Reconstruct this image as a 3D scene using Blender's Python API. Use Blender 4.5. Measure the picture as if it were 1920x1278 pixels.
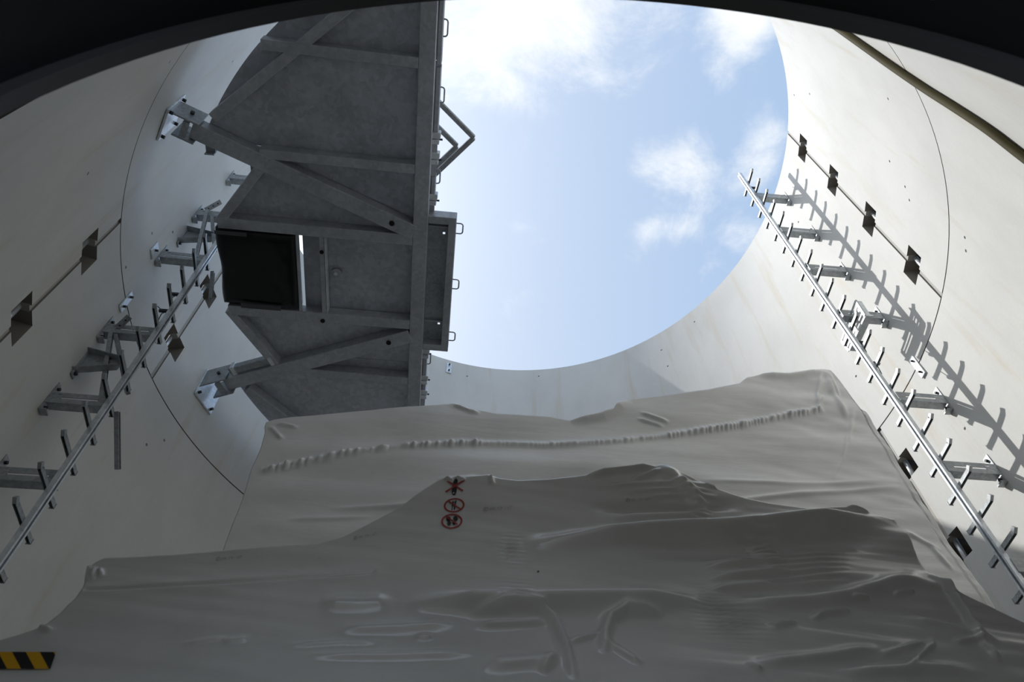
import bpy, bmesh, math, random
import numpy as np
from mathutils import Vector, Matrix, noise
from mathutils.bvhtree import BVHTree

random.seed(7)
SC = bpy.context.scene
COL = SC.collection
for o in list(bpy.data.objects):
    bpy.data.objects.remove(o)

# ------------------------------------------------------------------ camera
CAM_Z = 1.6                       # eye height above the floor
ROT = Matrix(((0.9999618623, 0.0087334939, 0.0),
              (0.0071852881, -0.8226964052, -0.5684355693),
              (-0.0049644284, 0.5684138905, -0.8227277822)))
FPX = 1470.0
cam = bpy.data.cameras.new('camera')
cam.sensor_width = 23.5
cam.lens = FPX / 1920 * 23.5
cam.clip_start = 0.02
cam.dof.use_dof = True
cam.dof.focus_distance = 6.5
cam.dof.aperture_fstop = 5.0
camo = bpy.data.objects.new('camera', cam)
COL.objects.link(camo)
camo.matrix_world = Matrix.Translation((0, 0, CAM_Z)) @ ROT.to_4x4()
SC.camera = camo

# ------------------------------------------------------------------ light
SC.view_settings.view_transform = 'Standard'
SC.view_settings.look = 'None'
SC.view_settings.exposure = 0.16
SC.view_settings.gamma = 1.0
SC.view_settings.use_curve_mapping = False

SUN_AZ, SUN_EL = math.radians(115), math.radians(46.5)   # direction the light travels towards
sdir = Vector((math.sin(SUN_AZ) * math.cos(SUN_EL), math.cos(SUN_AZ) * math.cos(SUN_EL), -math.sin(SUN_EL)))
sun = bpy.data.lights.new('sun', 'SUN')
sun.energy = 3.25
sun.angle = math.radians(0.55)
sun.color = (1.0, 0.972, 0.93)
suno = bpy.data.objects.new('sun', sun)
COL.objects.link(suno)
suno.rotation_euler = sdir.to_track_quat('-Z', 'Y').to_euler()
suno.location = (-8, 6, 16)


def ray(px, py):
    return ROT @ Vector(((px - 960) / FPX, -(py - 639) / FPX, -1.0))


def build_world():
    w = bpy.data.worlds.new('sky')
    SC.world = w
    w.use_nodes = True
    nt = w.node_tree
    N, L = nt.nodes, nt.links
    N.clear()
    out = N.new('ShaderNodeOutputWorld')
    bg = N.new('ShaderNodeBackground')
    L.new(bg.outputs[0], out.inputs[0])
    tc = N.new('ShaderNodeTexCoord')
    sep = N.new('ShaderNodeSeparateXYZ')
    L.new(tc.outputs['Generated'], sep.inputs[0])

    def math_(op, a, b=None, clamp=False):
        n = N.new('ShaderNodeMath'); n.operation = op; n.use_clamp = clamp
        for i, v in enumerate((a, b)):
            if v is None: continue
            if isinstance(v, (int, float)): n.inputs[i].default_value = v
            else: L.new(v, n.inputs[i])
        return n.outputs[0]
    zz = math_('MAXIMUM', sep.outputs[2], 0.06)
    qx = math_('DIVIDE', sep.outputs[0], zz)
    qy = math_('DIVIDE', sep.outputs[1], zz)
    cmb = N.new('ShaderNodeCombineXYZ')
    L.new(qx, cmb.inputs[0]); L.new(qy, cmb.inputs[1])

    def nz(scale, detail, rough, off, dist=0.0):
        mp = N.new('ShaderNodeMapping'); mp.inputs['Location'].default_value = off
        L.new(cmb.outputs[0], mp.inputs[0])
        n = N.new('ShaderNodeTexNoise'); n.inputs['Scale'].default_value = scale
        n.inputs['Detail'].default_value = detail; n.inputs['Roughness'].default_value = rough
        n.inputs['Distortion'].default_value = dist
        L.new(mp.outputs[0], n.inputs['Vector'])
        return n.outputs[0]
    n_fine = nz(7.0, 9, 0.66, (3.1, 1.7, 0), 0.35)
    n_big = nz(1.7, 5, 0.55, (7.3, 2.2, 0.4))
    # cloud banks: soft lumps on the cloud layer, broken up by noise
    lumps = [((940, 20), (0.17, 0.12), 0.98), ((860, 110), (0.07, 0.07), 0.62), ((1180, 10), (0.10, 0.05), 0.55),
             ((1395, 30), (0.055, 0.06), 0.85), ((1350, 120), (0.035, 0.06), 0.5),
             ((1270, 320), (0.075, 0.085), 0.60), ((1255, 425), (0.07, 0.035), 0.55), ((1425, 290), (0.045, 0.075), 0.75),
             ((1400, 430), (0.05, 0.05), 0.6), ((1070, 150), (0.10, 0.06), 0.38), ((960, 230), (0.09, 0.10), 0.26),
             ((840, 300), (0.05, 0.10), 0.24), ((985, 430), (0.05, 0.04), 0.3), ((1190, 370), (0.05, 0.02), 0.35)]
    acc = None
    for (px, py), (rx, ry), a in lumps:
        d = ray(px, py)
        cx, cy = d.x / d.z, d.y / d.z
        ax = math_('DIVIDE', math_('SUBTRACT', qx, cx), rx)
        ay = math_('DIVIDE', math_('SUBTRACT', qy, cy), ry)
        r2 = math_('ADD', math_('MULTIPLY', ax, ax), math_('MULTIPLY', ay, ay))
        g = math_('MULTIPLY', math_('POWER', 2.718, math_('MULTIPLY', r2, -1.0)), a)
        acc = g if acc is None else math_('MAXIMUM', acc, g)
    far = math_('GREATER_THAN', math_('ADD', math_('MULTIPLY', qx, qx), math_('MULTIPLY', qy, qy)), 2.2)
    base = math_('MULTIPLY', math_('SUBTRACT', n_big, 0.36), 0.55)
    acc = math_('MAXIMUM', acc, base)
    dens = math_('ADD', acc, math_('MULTIPLY', math_('SUBTRACT', n_fine, 0.5), 1.7))
    rmp = N.new('ShaderNodeMapRange'); rmp.interpolation_type = 'SMOOTHSTEP'
    rmp.inputs['From Min'].default_value = 0.22; rmp.inputs['From Max'].default_value = 1.0
    L.new(dens, rmp.inputs['Value'])
    cl = rmp.outputs[0]
    # thin haze under the clouds
    veil = math_('MULTIPLY', math_('SUBTRACT', 1.0, math_('MULTIPLY', math_('SUBTRACT', qx, -0.25), 1.5), True), 0.75)
    cr = N.new('ShaderNodeValToRGB')
    cr.color_ramp.elements[0].position = 0.0; cr.color_ramp.elements[0].color = (0.62, 0.74, 0.86, 1)
    cr.color_ramp.elements[1].position = 1.0; cr.color_ramp.elements[1].color = (0.35, 0.50, 0.74, 1)
    e = cr.color_ramp.elements.new(0.55); e.color = (0.44, 0.58, 0.78, 1)
    L.new(sep.outputs[2], cr.inputs[0])
    m0 = N.new('ShaderNodeMixRGB'); m0.inputs[2].default_value = (0.63, 0.695, 0.82, 1)
    L.new(veil, m0.inputs[0]); L.new(cr.outputs[0], m0.inputs[1])
    m1 = N.new('ShaderNodeMixRGB'); m1.inputs[2].default_value = (0.90, 0.93, 0.96, 1)
    L.new(cl, m1.inputs[0]); L.new(m0.outputs[0], m1.inputs[1])
    # whitish haze brightening smoothly towards the sun
    dot = N.new('ShaderNodeVectorMath'); dot.operation = 'DOT_PRODUCT'
    L.new(tc.outputs['Generated'], dot.inputs[0]); dot.inputs[1].default_value = tuple(-sdir)
    ang = math_('ARCCOSINE', math_('MINIMUM', dot.outputs['Value'], 1.0))
    q2 = math_('DIVIDE', ang, math.radians(22.5))
    au = math_('MULTIPLY', math_('POWER', 2.718, math_('MULTIPLY', math_('MULTIPLY', q2, q2), -1.0)), 2.0)
    m1b = N.new('ShaderNodeMixRGB'); m1b.blend_type = 'ADD'; m1b.inputs[0].default_value = 1.0
    auc = N.new('ShaderNodeMixRGB'); auc.blend_type = 'MULTIPLY'; auc.inputs[0].default_value = 1.0
    auc.inputs[2].default_value = (1.0, 0.98, 0.94, 1)
    L.new(au, auc.inputs[1]); L.new(m1.outputs[0], m1b.inputs[1]); L.new(auc.outputs[0], m1b.inputs[2])
    m1 = m1b
    # below the horizon: dull ground
    hz = N.new('ShaderNodeMapRange'); hz.inputs['From Min'].default_value = -0.03; hz.inputs['From Max'].default_value = 0.02
    L.new(sep.outputs[2], hz.inputs['Value'])
    m2 = N.new('ShaderNodeMixRGB'); m2.inputs[1].default_value = (0.16, 0.15, 0.12, 1)
    L.new(hz.outputs[0], m2.inputs[0]); L.new(m1.outputs[0], m2.inputs[2])
    L.new(m2.outputs[0], bg.inputs[0])
    bg.inputs[1].default_value = 1.0


build_world()

# ------------------------------------------------------------------ materials
def new_mat(name):
    m = bpy.data.materials.new(name); m.use_nodes = True
    nt = m.node_tree
    return m, nt.nodes, nt.links, nt.nodes['Principled BSDF']


def ramp(N, L, src, stops):
    r = N.new('ShaderNodeValToRGB')
    el = r.color_ramp.elements
    while len(el) < len(stops): el.new(0.5)
    for e, (p, c) in zip(el, stops):
        e.position = p; e.color = (*c, 1)
    L.new(src, r.inputs[0])
    return r.outputs[0]


def noise_node(N, L, vec, scale, detail=4, rough=0.55, dist=0):
    n = N.new('ShaderNodeTexNoise'); n.inputs['Scale'].default_value = scale
    n.inputs['Detail'].default_value = detail; n.inputs['Roughness'].default_value = rough
    n.inputs['Distortion'].default_value = dist
    if vec is not None: L.new(vec, n.inputs['Vector'])
    return n.outputs[0]


def mapping(N, L, scale=(1, 1, 1), loc=(0, 0, 0), rot=(0, 0, 0)):
    tc = N.new('ShaderNodeTexCoord'); mp = N.new('ShaderNodeMapping')
    mp.inputs['Scale'].default_value = scale; mp.inputs['Location'].default_value = loc
    mp.inputs['Rotation'].default_value = rot
    L.new(tc.outputs['Object'], mp.inputs[0])
    return mp.outputs[0]


def mix(N, L, a, b, f, mode='MIX'):
    m = N.new('ShaderNodeMixRGB'); m.blend_type = mode
    for i, v in ((0, f), (1, a), (2, b)):
        if isinstance(v, (int, float)): m.inputs[i].default_value = v
        elif isinstance(v, tuple): m.inputs[i].default_value = (*v, 1)
        else: L.new(v, m.inputs[i])
    return m.outputs[0]


def bump(N, L, P, h, strength, dist):
    b = N.new('ShaderNodeBump'); b.inputs['Strength'].default_value = strength; b.inputs['Distance'].default_value = dist
    L.new(h, b.inputs['Height']); L.new(b.outputs[0], P.inputs['Normal'])


def concrete(name, base, stain=0.5):
    m, N, L, P = new_mat(name)
    streak = noise_node(N, L, mapping(N, L, (3.2, 3.2, 0.35)), 1.6, 6, 0.6, 0.4)
    patch = noise_node(N, L, mapping(N, L, (1, 1, 0.55), (5, 2, 1)), 1.1, 5, 0.6)
    fine = noise_node(N, L, mapping(N, L), 38, 5, 0.6)
    c = mix(N, L, base, tuple(x * 0.90 for x in base), ramp(N, L, patch, [(0.38, (0, 0, 0)), (0.62, (1, 1, 1))]))
    f = ramp(N, L, streak, [(0.56, (0, 0, 0)), (0.74, (stain, stain, stain))])
    c = mix(N, L, c, (base[0] * 0.86, base[1] * 0.79, base[2] * 0.66), f)
    c = mix(N, L, c, (0.93, 0.93, 0.93), ramp(N, L, fine, [(0.35, (0.35, 0.35, 0.35)), (0.6, (0, 0, 0))]), 'MULTIPLY')
    L.new(c, P.inputs['Base Color'])
    P.inputs['Roughness'].default_value = 0.62
    P.inputs['Specular IOR Level'].default_value = 0.35
    bump(N, L, P, fine, 0.12, 0.004)
    return m


def metal(name, lo, hi, rough=0.45, metallic=0.75, scale=9.0):
    m, N, L, P = new_mat(name)
    v = N.new('ShaderNodeTexVoronoi'); v.inputs['Scale'].default_value = scale * 5
    mp = mapping(N, L)
    L.new(mp, v.inputs['Vector'])
    n = noise_node(N, L, mp, scale * 0.35, 6, 0.65, 0.6)
    mx = N.new('ShaderNodeMath'); mx.operation = 'MULTIPLY_ADD'
    sp = N.new('ShaderNodeSeparateColor'); L.new(v.outputs['Color'], sp.inputs[0])
    L.new(sp.outputs[0], mx.inputs[0]); mx.inputs[1].default_value = 0.28; L.new(n, mx.inputs[2])
    c = ramp(N, L, mx.outputs[0], [(0.35, lo), (0.9, hi)])
    L.new(c, P.inputs['Base Color'])
    P.inputs['Metallic'].default_value = metallic
    rr = ramp(N, L, n, [(0.3, (rough - 0.08,) * 3), (0.7, (rough + 0.1,) * 3)])
    L.new(rr, P.inputs['Roughness'])
    return m


def flat(name, col, rough=0.6, metallic=0.0, spec=0.5):
    m, N, L, P = new_mat(name)
    n = noise_node(N, L, mapping(N, L), 14, 4)
    c = mix(N, L, col, tuple(x * 0.8 for x in col), n)
    L.new(c, P.inputs['Base Color'])
    P.inputs['Roughness'].default_value = rough; P.inputs['Metallic'].default_value = metallic
    P.inputs['Specular IOR Level'].default_value = spec
    return m


def film(name, base, rough, vein, glow=0.0):
    m, N, L, P = new_mat(name)
    dirt = noise_node(N, L, mapping(N, L, (1, 1, 2.2), (3, 1, 2)), 2.3, 6, 0.62, 0.3)
    smudge = noise_node(N, L, mapping(N, L), 12, 6, 0.7)
    c = mix(N, L, base, tuple(x * 0.88 for x in base), ramp(N, L, dirt, [(0.42, (0, 0, 0)), (0.68, (1, 1, 1))]))
    c = mix(N, L, c, (0.72, 0.71, 0.68), ramp(N, L, smudge, [(0.62, (0, 0, 0)), (0.8, (vein, vein, vein))]), 'MULTIPLY')
    L.new(c, P.inputs['Base Color'])
    P.inputs['Roughness'].default_value = rough
    P.inputs['Specular IOR Level'].default_value = 0.95
    fold = noise_node(N, L, mapping(N, L, (1.4, 1.4, 9)), 2.4, 5, 0.55, 0.2)
    bump(N, L, P, fold, 0.09, 0.02)
    if glow:                                        # thin white film lets some daylight through
        t = N.new('ShaderNodeBsdfTranslucent'); L.new(c, t.inputs['Color'])
        mx = N.new('ShaderNodeMixShader'); mx.inputs[0].default_value = glow
        L.new(P.outputs[0], mx.inputs[1]); L.new(t.outputs[0], mx.inputs[2])
        L.new(mx.outputs[0], N['Material Output'].inputs['Surface'])
    return m


def stripes(name):
    m, N, L, P = new_mat(name)
    w = N.new('ShaderNodeTexWave'); w.wave_type = 'BANDS'; w.bands_direction = 'X'; w.wave_profile = 'SIN'
    w.inputs['Scale'].default_value = 1.0
    tc = N.new('ShaderNodeTexCoord')
    mp = N.new('ShaderNodeMapping'); L.new(tc.outputs['UV'], mp.inputs[0])
    L.new(mp.outputs[0], w.inputs['Vector'])
    c = N.new('ShaderNodeValToRGB'); c.color_ramp.interpolation = 'CONSTANT'
    c.color_ramp.elements[0].color = (0.012, 0.012, 0.012, 1)
    c.color_ramp.elements[1].position = 0.5; c.color_ramp.elements[1].color = (0.72, 0.38, 0.01, 1)
    L.new(w.outputs[1], c.inputs[0]); L.new(c.outputs[0], P.inputs['Base Color'])
    P.inputs['Roughness'].default_value = 0.4
    return m


M_CONC = concrete('tower_concrete', (0.62, 0.622, 0.602), 0.7)
M_MORTAR = concrete('joint_mortar', (0.44, 0.43, 0.40), 0.3)
M_FLOOR = concrete('floor_concrete', (0.20, 0.195, 0.185), 0.4)
M_GROUND = concrete('gravel_ground', (0.13, 0.12, 0.10), 0.4)
M_GALV = metal('galvanized_steel', (0.24, 0.26, 0.27), (0.44, 0.465, 0.48), 0.42, 0.45)
M_PLATF = metal('platform_steel', (0.34, 0.36, 0.39), (0.50, 0.52, 0.56), 0.46, 0.55, 6.0)
M_PLATE = metal('platform_sheet', (0.36, 0.38, 0.42), (0.56, 0.58, 0.63), 0.42, 0.55, 5.0)
M_BRIGHT = metal('bright_zinc', (0.52, 0.56, 0.60), (0.80, 0.83, 0.86), 0.34, 0.5, 7.0)
M_BOLT = flat('dark_bolt_steel', (0.05, 0.05, 0.055), 0.45, 0.6)
M_DOOR = flat('door_shade_black', (0.014, 0.015, 0.017), 0.75, 0, 0.2)
M_DOORLIP = flat('door_lip_rubber', (0.06, 0.06, 0.062), 0.7, 0, 0.3)
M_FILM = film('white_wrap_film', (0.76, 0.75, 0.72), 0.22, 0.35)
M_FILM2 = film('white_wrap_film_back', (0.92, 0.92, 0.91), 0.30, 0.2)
M_BLACKFILM = flat('black_plastic_film', (0.004, 0.004, 0.0045), 0.30, 0, 0.35)
M_CABLE = flat('olive_cable_sheath', (0.062, 0.054, 0.020), 0.75, 0, 0.2)
M_TAPE = stripes('hazard_tape_stripes')
M_RED = flat('print_red', (0.42, 0.03, 0.025), 0.45)
M_BLACK = flat('print_black', (0.012, 0.014, 0.014), 0.5)
M_PENCIL = flat('faint_stamp_ink', (0.45, 0.45, 0.44), 0.6)
M_HOLE = flat('hole_shadow', (0.02, 0.02, 0.02), 0.9, 0, 0.1)

# ------------------------------------------------------------------ mesh helpers
ORIG = {}


class MB:
    def __init__(s): s.v = []; s.f = []; s.smooth = []

    def add(s, verts, faces, smooth=False):
        o = len(s.v); s.v += [tuple(v) for v in verts]
        s.f += [tuple(i + o for i in f) for f in faces]; s.smooth += [smooth] * len(faces)
        return s

    def box(s, c, ax, ay, az):          # centre and three half-extent vectors
        c, ax, ay, az = map(Vector, (c, ax, ay, az))
        if ax.cross(ay).dot(az) < 0: ax = -ax
        p = [c + ax * i + ay * j + az * k for k in (-1, 1) for j in (-1, 1) for i in (-1, 1)]
        return s.add(p, [(0, 2, 3, 1), (4, 5, 7, 6), (0, 1, 5, 4), (2, 6, 7, 3), (1, 3, 7, 5), (0, 4, 6, 2)])

    def beam(s, a, b, width, z0, z1):   # horizontal bar from a to b (xy), vertical extents z0..z1
        a, b = Vector((a[0], a[1], 0)), Vector((b[0], b[1], 0))
        d = (b - a); n = Vector((-d.y, d.x, 0)).normalized() * width * 0.5
        c = (a + b) / 2; c.z = (z0 + z1) / 2
        return s.box(c, d / 2, n, (0, 0, (z1 - z0) / 2))

    def bar(s, a, b, w, h, up=(0, 0, 1)):
        a, b = Vector(a), Vector(b); d = (b - a); t = d.normalized()
        side = t.cross(Vector(up)).normalized(); u2 = side.cross(t)
        return s.box((a + b) / 2, d / 2, side * w / 2, u2 * h / 2)

    def prism(s, poly, z0, z1):         # xy polygon, vertical extrusion
        n = len(poly)
        ar = sum(poly[i][0] * poly[(i + 1) % n][1] - poly[(i + 1) % n][0] * poly[i][1] for i in range(n))
        if ar < 0: poly = poly[::-1]
        v = [(x, y, z0) for x, y in poly] + [(x, y, z1) for x, y in poly]
        f = [tuple(range(n))[::-1], tuple(range(n, 2 * n))]
        f += [(i, (i + 1) % n, n + (i + 1) % n, n + i) for i in range(n)]
        return s.add(v, f)

    def tube(s, pts, r, n=8, caps=True, flat_=1.0):
        pts = [Vector(p) for p in pts]
        rows = []
        t0 = (pts[1] - pts[0]).normalized()
        ref = Vector((0, 0, 1)) if abs(t0.z) < 0.9 else Vector((1, 0, 0))
        side = t0.cross(ref).normalized()
        for i, p in enumerate(pts):
            a = pts[max(i - 1, 0)]; b = pts[min(i + 1, len(pts) - 1)]
            t = (b - a).normalized()
            side = (side - t * side.dot(t)).normalized(); up = t.cross(side)
            rows.append([p + side * math.cos(2 * math.pi * k / n) * r + up * math.sin(2 * math.pi * k / n) * r * flat_ for k in range(n)])
        v = [q for row in rows for q in row]
        f = []
        for i in range(len(rows) - 1):
            for k in range(n):
                a, b = i * n + k, i * n + (k + 1) % n
                f.append((a, b, b + n, a + n))
        s.add(v, f, True)
        if caps:
            o = len(s.v) - len(v)
            s.f.append(tuple(o + k for k in range(n))[::-1]); s.smooth.append(False)
            s.f.append(tuple(o + (len(rows) - 1) * n + k for k in range(n))); s.smooth.append(False)
        return s

    def cyl(s, c, axis, r, h, n=10):
        c, axis = Vector(c), Vector(axis).normalized()
        return s.tube([c - axis * h / 2, c + axis * h / 2], r, n)

    def mesh(s, name, mat, off=(0, 0, 0)):
        me = bpy.data.meshes.new(name)
        off = Vector(off)
        me.from_pydata([tuple(Vector(v) - off) for v in s.v], [], s.f)
        me.polygons.foreach_set('use_smooth', s.smooth)
        me.materials.append(mat)
        me.update()
        return me

    def build(s, name, mat, parent=None, bevel=0.0, origin=None):
        off = ORIG[parent] if parent else (Vector(origin) if origin else Vector((0, 0, 0)))
        me = s.mesh(name, mat, off)
        o = bpy.data.objects.new(name, me); COL.objects.link(o)
        if parent: o.parent = parent
        else: o.location = off
        ORIG[o] = Vector(off)
        if bevel:
            b = o.modifiers.new('bevel', 'BEVEL'); b.width = bevel; b.segments = 2; b.limit_method = 'ANGLE'
        return o


def tag(o, label=None, cat=None, group=None, kind=None):
    if label: o['label'] = label
    if cat: o['category'] = cat
    if group: o['group'] = group
    if kind: o['kind'] = kind
    return o


def thing(name, loc, label, cat, group=None):
    o = bpy.data.objects.new(name, None); COL.objects.link(o)
    o.empty_display_size = 0.1
    o.location = loc; ORIG[o] = Vector(loc)
    return tag(o, label, cat, group)


def inst(name, me, parent, loc, rotz=0.0):   # a part sharing mesh data; loc is in world space
    o = bpy.data.objects.new(name, me); COL.objects.link(o)
    o.parent = parent
    o.location = Vector(loc) - ORIG[parent]; o.rotation_euler = (0, 0, rotz)
    ORIG[o] = Vector(loc)
    return o


# ------------------------------------------------------------------ tower geometry (metres)
CX, CY = 0.19118, 3.90981
ZJ, ZT = 5.7026 + CAM_Z, 9.7486 + CAM_Z      # ring joint and top rim
RCAM = 3.67172 + 0.03011 * CAM_Z


def RAD(z): return RCAM - 0.03011 * z


def pol(th, z, inward=0.0):
    a = math.radians(th); r = RAD(z) - inward
    return Vector((CX + r * math.sin(a), CY + r * math.cos(a), z))


def wall_hit(px, py, inward=0.0):       # where a line of sight meets the tower wall (or a shell inside it)
    d = ray(px, py); r0 = RAD(CAM_Z) - inward; k = -0.03011
    a = d.x ** 2 + d.y ** 2 - (k * d.z) ** 2
    b = -2 * (d.x * CX + d.y * CY) - 2 * r0 * k * d.z
    c = CX ** 2 + CY ** 2 - r0 ** 2
    t = (-b + math.sqrt(b * b - 4 * a * c)) / (2 * a)
    p = d * t; p.z += CAM_Z
    return p


def theta(p): return math.degrees(math.atan2(p.x - CX, p.y - CY))


# interior axes: everything bolted inside the tower is turned by 6.2 degrees
E_ = Vector((0.99415, 0.10800, 0)); V_ = Vector((-0.10800, 0.99415, 0)); CEN = Vector((CX, CY, 0))


def ev(e, v, z): return CEN + E_ * e + V_ * v + Vector((0, 0, z))


def face_hit(px, py, v):                # (e, z) where a line of sight meets the plane v = const
    d = ray(px, py); t = (v + CEN.dot(V_)) / d.dot(V_)
    p = d * t
    return (p - CEN).dot(E_), p.z + CAM_Z


# ------------------------------------------------------------------ tower wall
THICK = 0.40


def half_shell(name, th0, th1, z0, z1, gap=0.024):
    g0 = math.degrees(gap / RAD((z0 + z1) / 2))
    a, b = th0 + g0, th1 - g0
    nt = 121; nz = 3
    mb = MB(); v = []; f = []
    for lay in (0.0, -THICK):
        for j in range(nz):
            z = z0 + (z1 - z0) * j / (nz - 1)
            for i in range(nt):
                v.append(pol(a + (b - a) * i / (nt - 1), z, lay))
    K = nt * nz
    def q(l, j, i): return l * K + j * nt + i
    for j in range(nz - 1):
        for i in range(nt - 1):
            f.append((q(0, j, i), q(0, j, i + 1), q(0, j + 1, i + 1), q(0, j + 1, i)))
            f.append((q(1, j, i), q(1, j + 1, i), q(1, j + 1, i + 1), q(1, j, i + 1)))
        for i in (0, nt - 1):
            fc = (q(0, j, i), q(0, j + 1, i), q(1, j + 1, i), q(1, j, i))
            f.append(fc if i == 0 else fc[::-1])
    for i in range(nt - 1):
        f.append((q(0, 0, i), q(1, 0, i), q(1, 0, i + 1), q(0, 0, i + 1)))
        f.append((q(0, nz - 1, i), q(0, nz - 1, i + 1), q(1, nz - 1, i + 1), q(1, nz - 1, i)))
    mb.add(v, f, True)
    o = mb.build(name, M_CONC)
    bm = bmesh.new(); bm.from_mesh(o.data); bmesh.ops.recalc_face_normals(bm, faces=bm.faces); bm.to_mesh(o.data); bm.free()
    o['kind'] = 'structure'
    return o


def carve(o, cutter_mb):
    c = cutter_mb.build('cutter', M_CONC)
    bm = bmesh.new(); bm.from_mesh(c.data); bmesh.ops.recalc_face_normals(bm, faces=bm.faces); bm.to_mesh(c.data); bm.free()
    md = o.modifiers.new('cut', 'BOOLEAN'); md.operation = 'DIFFERENCE'; md.solver = 'EXACT'; md.object = c
    dg = bpy.context.evaluated_depsgraph_get()
    me = bpy.data.meshes.new_from_object(o.evaluated_get(dg))
    o.modifiers.remove(md)
    old = o.data; o.data = me; me.name = old.name
    bpy.data.meshes.remove(old)
    cm = c.data; bpy.data.objects.remove(c); bpy.data.meshes.remove(cm)
    me.polygons.foreach_set('use_smooth', [True] * len(me.polygons))
    me.set_sharp_from_angle(angle=math.radians(25))


def pocket_cut(mb, th, z, side):        # tapered box on one side of an upright joint
    a = math.radians(th); n = Vector((math.sin(a), math.cos(a), 0)); t = Vector((math.cos(a), -math.sin(a), 0)) * side
    c = pol(th, z)
    o = -0.06
    def pt(u, r, zz): return c + t * u + n * r + Vector((0, 0, zz))
    W, D = 0.125, 0.34
    v = [pt(o, -0.05, -0.125), pt(W + 0.022, -0.05, -0.125), pt(W - 0.005, D, -0.12), pt(o, D, -0.12),
         pt(o, -0.05, 0.125), pt(W + 0.022, -0.05, 0.125), pt(W - 0.005, D, 0.12), pt(o, D, 0.12)]
    f = [(0, 1, 2, 3), (4, 7, 6, 5), (0, 4, 5, 1), (1, 5, 6, 2), (2, 6, 7, 3), (3, 7, 4, 0)]
    mb.add(v, f)


J_UP_R, J_UP_L = 96.5, 96.5 - 180
J_LO_R, J_LO_L = 71.8, -109.6
upper_z = [6.25, 7.205, 8.194, 9.183]
lower_z = [0.45, 1.4, 2.35, 3.29, 4.24, 5.167]
wall_far_upper = half_shell('wall_left_upper', J_UP_L - 0, J_UP_R, ZJ + 0.007, ZT)           # far half of ring two
wall_near_upper = half_shell('wall_right_upper', J_UP_R, J_UP_L + 360, ZJ + 0.007, ZT)       # half above the door
wall_far_lower = half_shell('wall_left_lower', J_LO_L, J_LO_R, 0.0, ZJ - 0.007)
wall_near_lower = half_shell('wall_right_lower', J_LO_R, J_LO_L + 360, 0.0, ZJ - 0.007)

tie_holes = [(165, 325), (308, 825), (1665, 185), (1668, 302), (1811, 470), (1809, 803), (1489, 178), (1518, 176), (275, 833),
             (285, 437), (406, 693), (1302, 603), (1240, 656), (1252, 686), (1697, 350), (1705, 375), (876, 705), (318, 116),
             (324, 435), (236, 501), (1497, 416), (1666, 603), (1605, 705), (1623, 580), (1809, 445), (436, 115), (1010, 705)]
cutters = {wall_far_upper: MB(), wall_near_upper: MB(), wall_far_lower: MB(), wall_near_lower: MB()}
for z in upper_z:
    for th, sd in ((J_UP_R, 1), (J_UP_L, 1)):
        zz = z + CAM_Z
        # side +1 runs towards growing theta
        (pocket_cut(cutters[wall_near_upper], th, zz, 1) if th == J_UP_R else pocket_cut(cutters[wall_far_upper], th, zz, 1))
        (pocket_cut(cutters[wall_far_upper], th, zz, -1) if th == J_UP_R else pocket_cut(cutters[wall_near_upper], th, zz, -1))
for z in lower_z:
    zz = z + CAM_Z
    pocket_cut(cutters[wall_near_lower], J_LO_R, zz, 1); pocket_cut(cutters[wall_far_lower], J_LO_R, zz, -1)
    pocket_cut(cutters[wall_far_lower], J_LO_L, zz, 1); pocket_cut(cutters[wall_near_lower], J_LO_L, zz, -1)
for q in tie_holes:
    p = wall_hit(*q)
    if p.z > ZT - 0.05: continue
    th = theta(p)
    if p.z > ZJ: o = wall_far_upper if J_UP_L < th < J_UP_R else wall_near_upper
    else: o = wall_far_lower if J_LO_L < th < J_LO_R else wall_near_lower
    a = math.radians(th); n = Vector((math.sin(a), math.cos(a), 0))
    cutters[o].cyl(p, n, 0.014, 0.08, 8)

# the arched doorway in the near lower half
DX, DZ, DA, DB = 0.03, 0.82 + CAM_Z, 0.64, 0.75


def arch(grow, n=40, z_bottom=0.0):
    pts = [(DX - DA - grow, z_bottom)]
    for i in range(n + 1):
        a = math.pi - math.pi * i / n
        pts.append((DX + (DA + grow) * math.cos(a), DZ + (DB + grow) * math.sin(a)))
    pts.append((DX + DA + grow, z_bottom))
    return pts


dcut = MB()
secs = [(-0.8, arch(0.06, 40, -0.2)), (0.297, arch(0.06, 40, -0.2)), (0.9, arch(2.8, 40, -0.2))]
n = len(secs[0][1]); v = []
for y, ap in secs: v += [(x, y, z) for x, z in ap]
f = [tuple(range(n)), tuple(range(3 * n - 1, 2 * n - 1, -1))]
for k in (0, 1): f += [(k * n + i, k * n + (i + 1) % n, k * n + n + (i + 1) % n, k * n + n + i) for i in range(n)]
dcut.add(v, f)
for o, mb in cutters.items():
    carve(o, mb)
carve(wall_near_lower, dcut)

M_POCKET = concrete('recess_shade', (0.25, 0.23, 0.20), 0.3)
for o in cutters:                                   # shade inside the recesses painted as a darker concrete tone
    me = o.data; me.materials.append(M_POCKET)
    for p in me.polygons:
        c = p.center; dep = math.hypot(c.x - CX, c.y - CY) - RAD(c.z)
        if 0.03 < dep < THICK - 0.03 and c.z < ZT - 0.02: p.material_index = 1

tags_w = {wall_far_upper: 'pale concrete half ring of the upper tower wall opposite the door',
          wall_near_upper: 'pale sunlit concrete half ring of the upper tower wall above the doorway',
          wall_far_lower: 'stained concrete half ring of the lower tower wall behind the wrapped equipment',
          wall_near_lower: 'concrete half ring of the lower tower wall holding the arched doorway'}
for o, l in tags_w.items(): o['label'] = l


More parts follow.
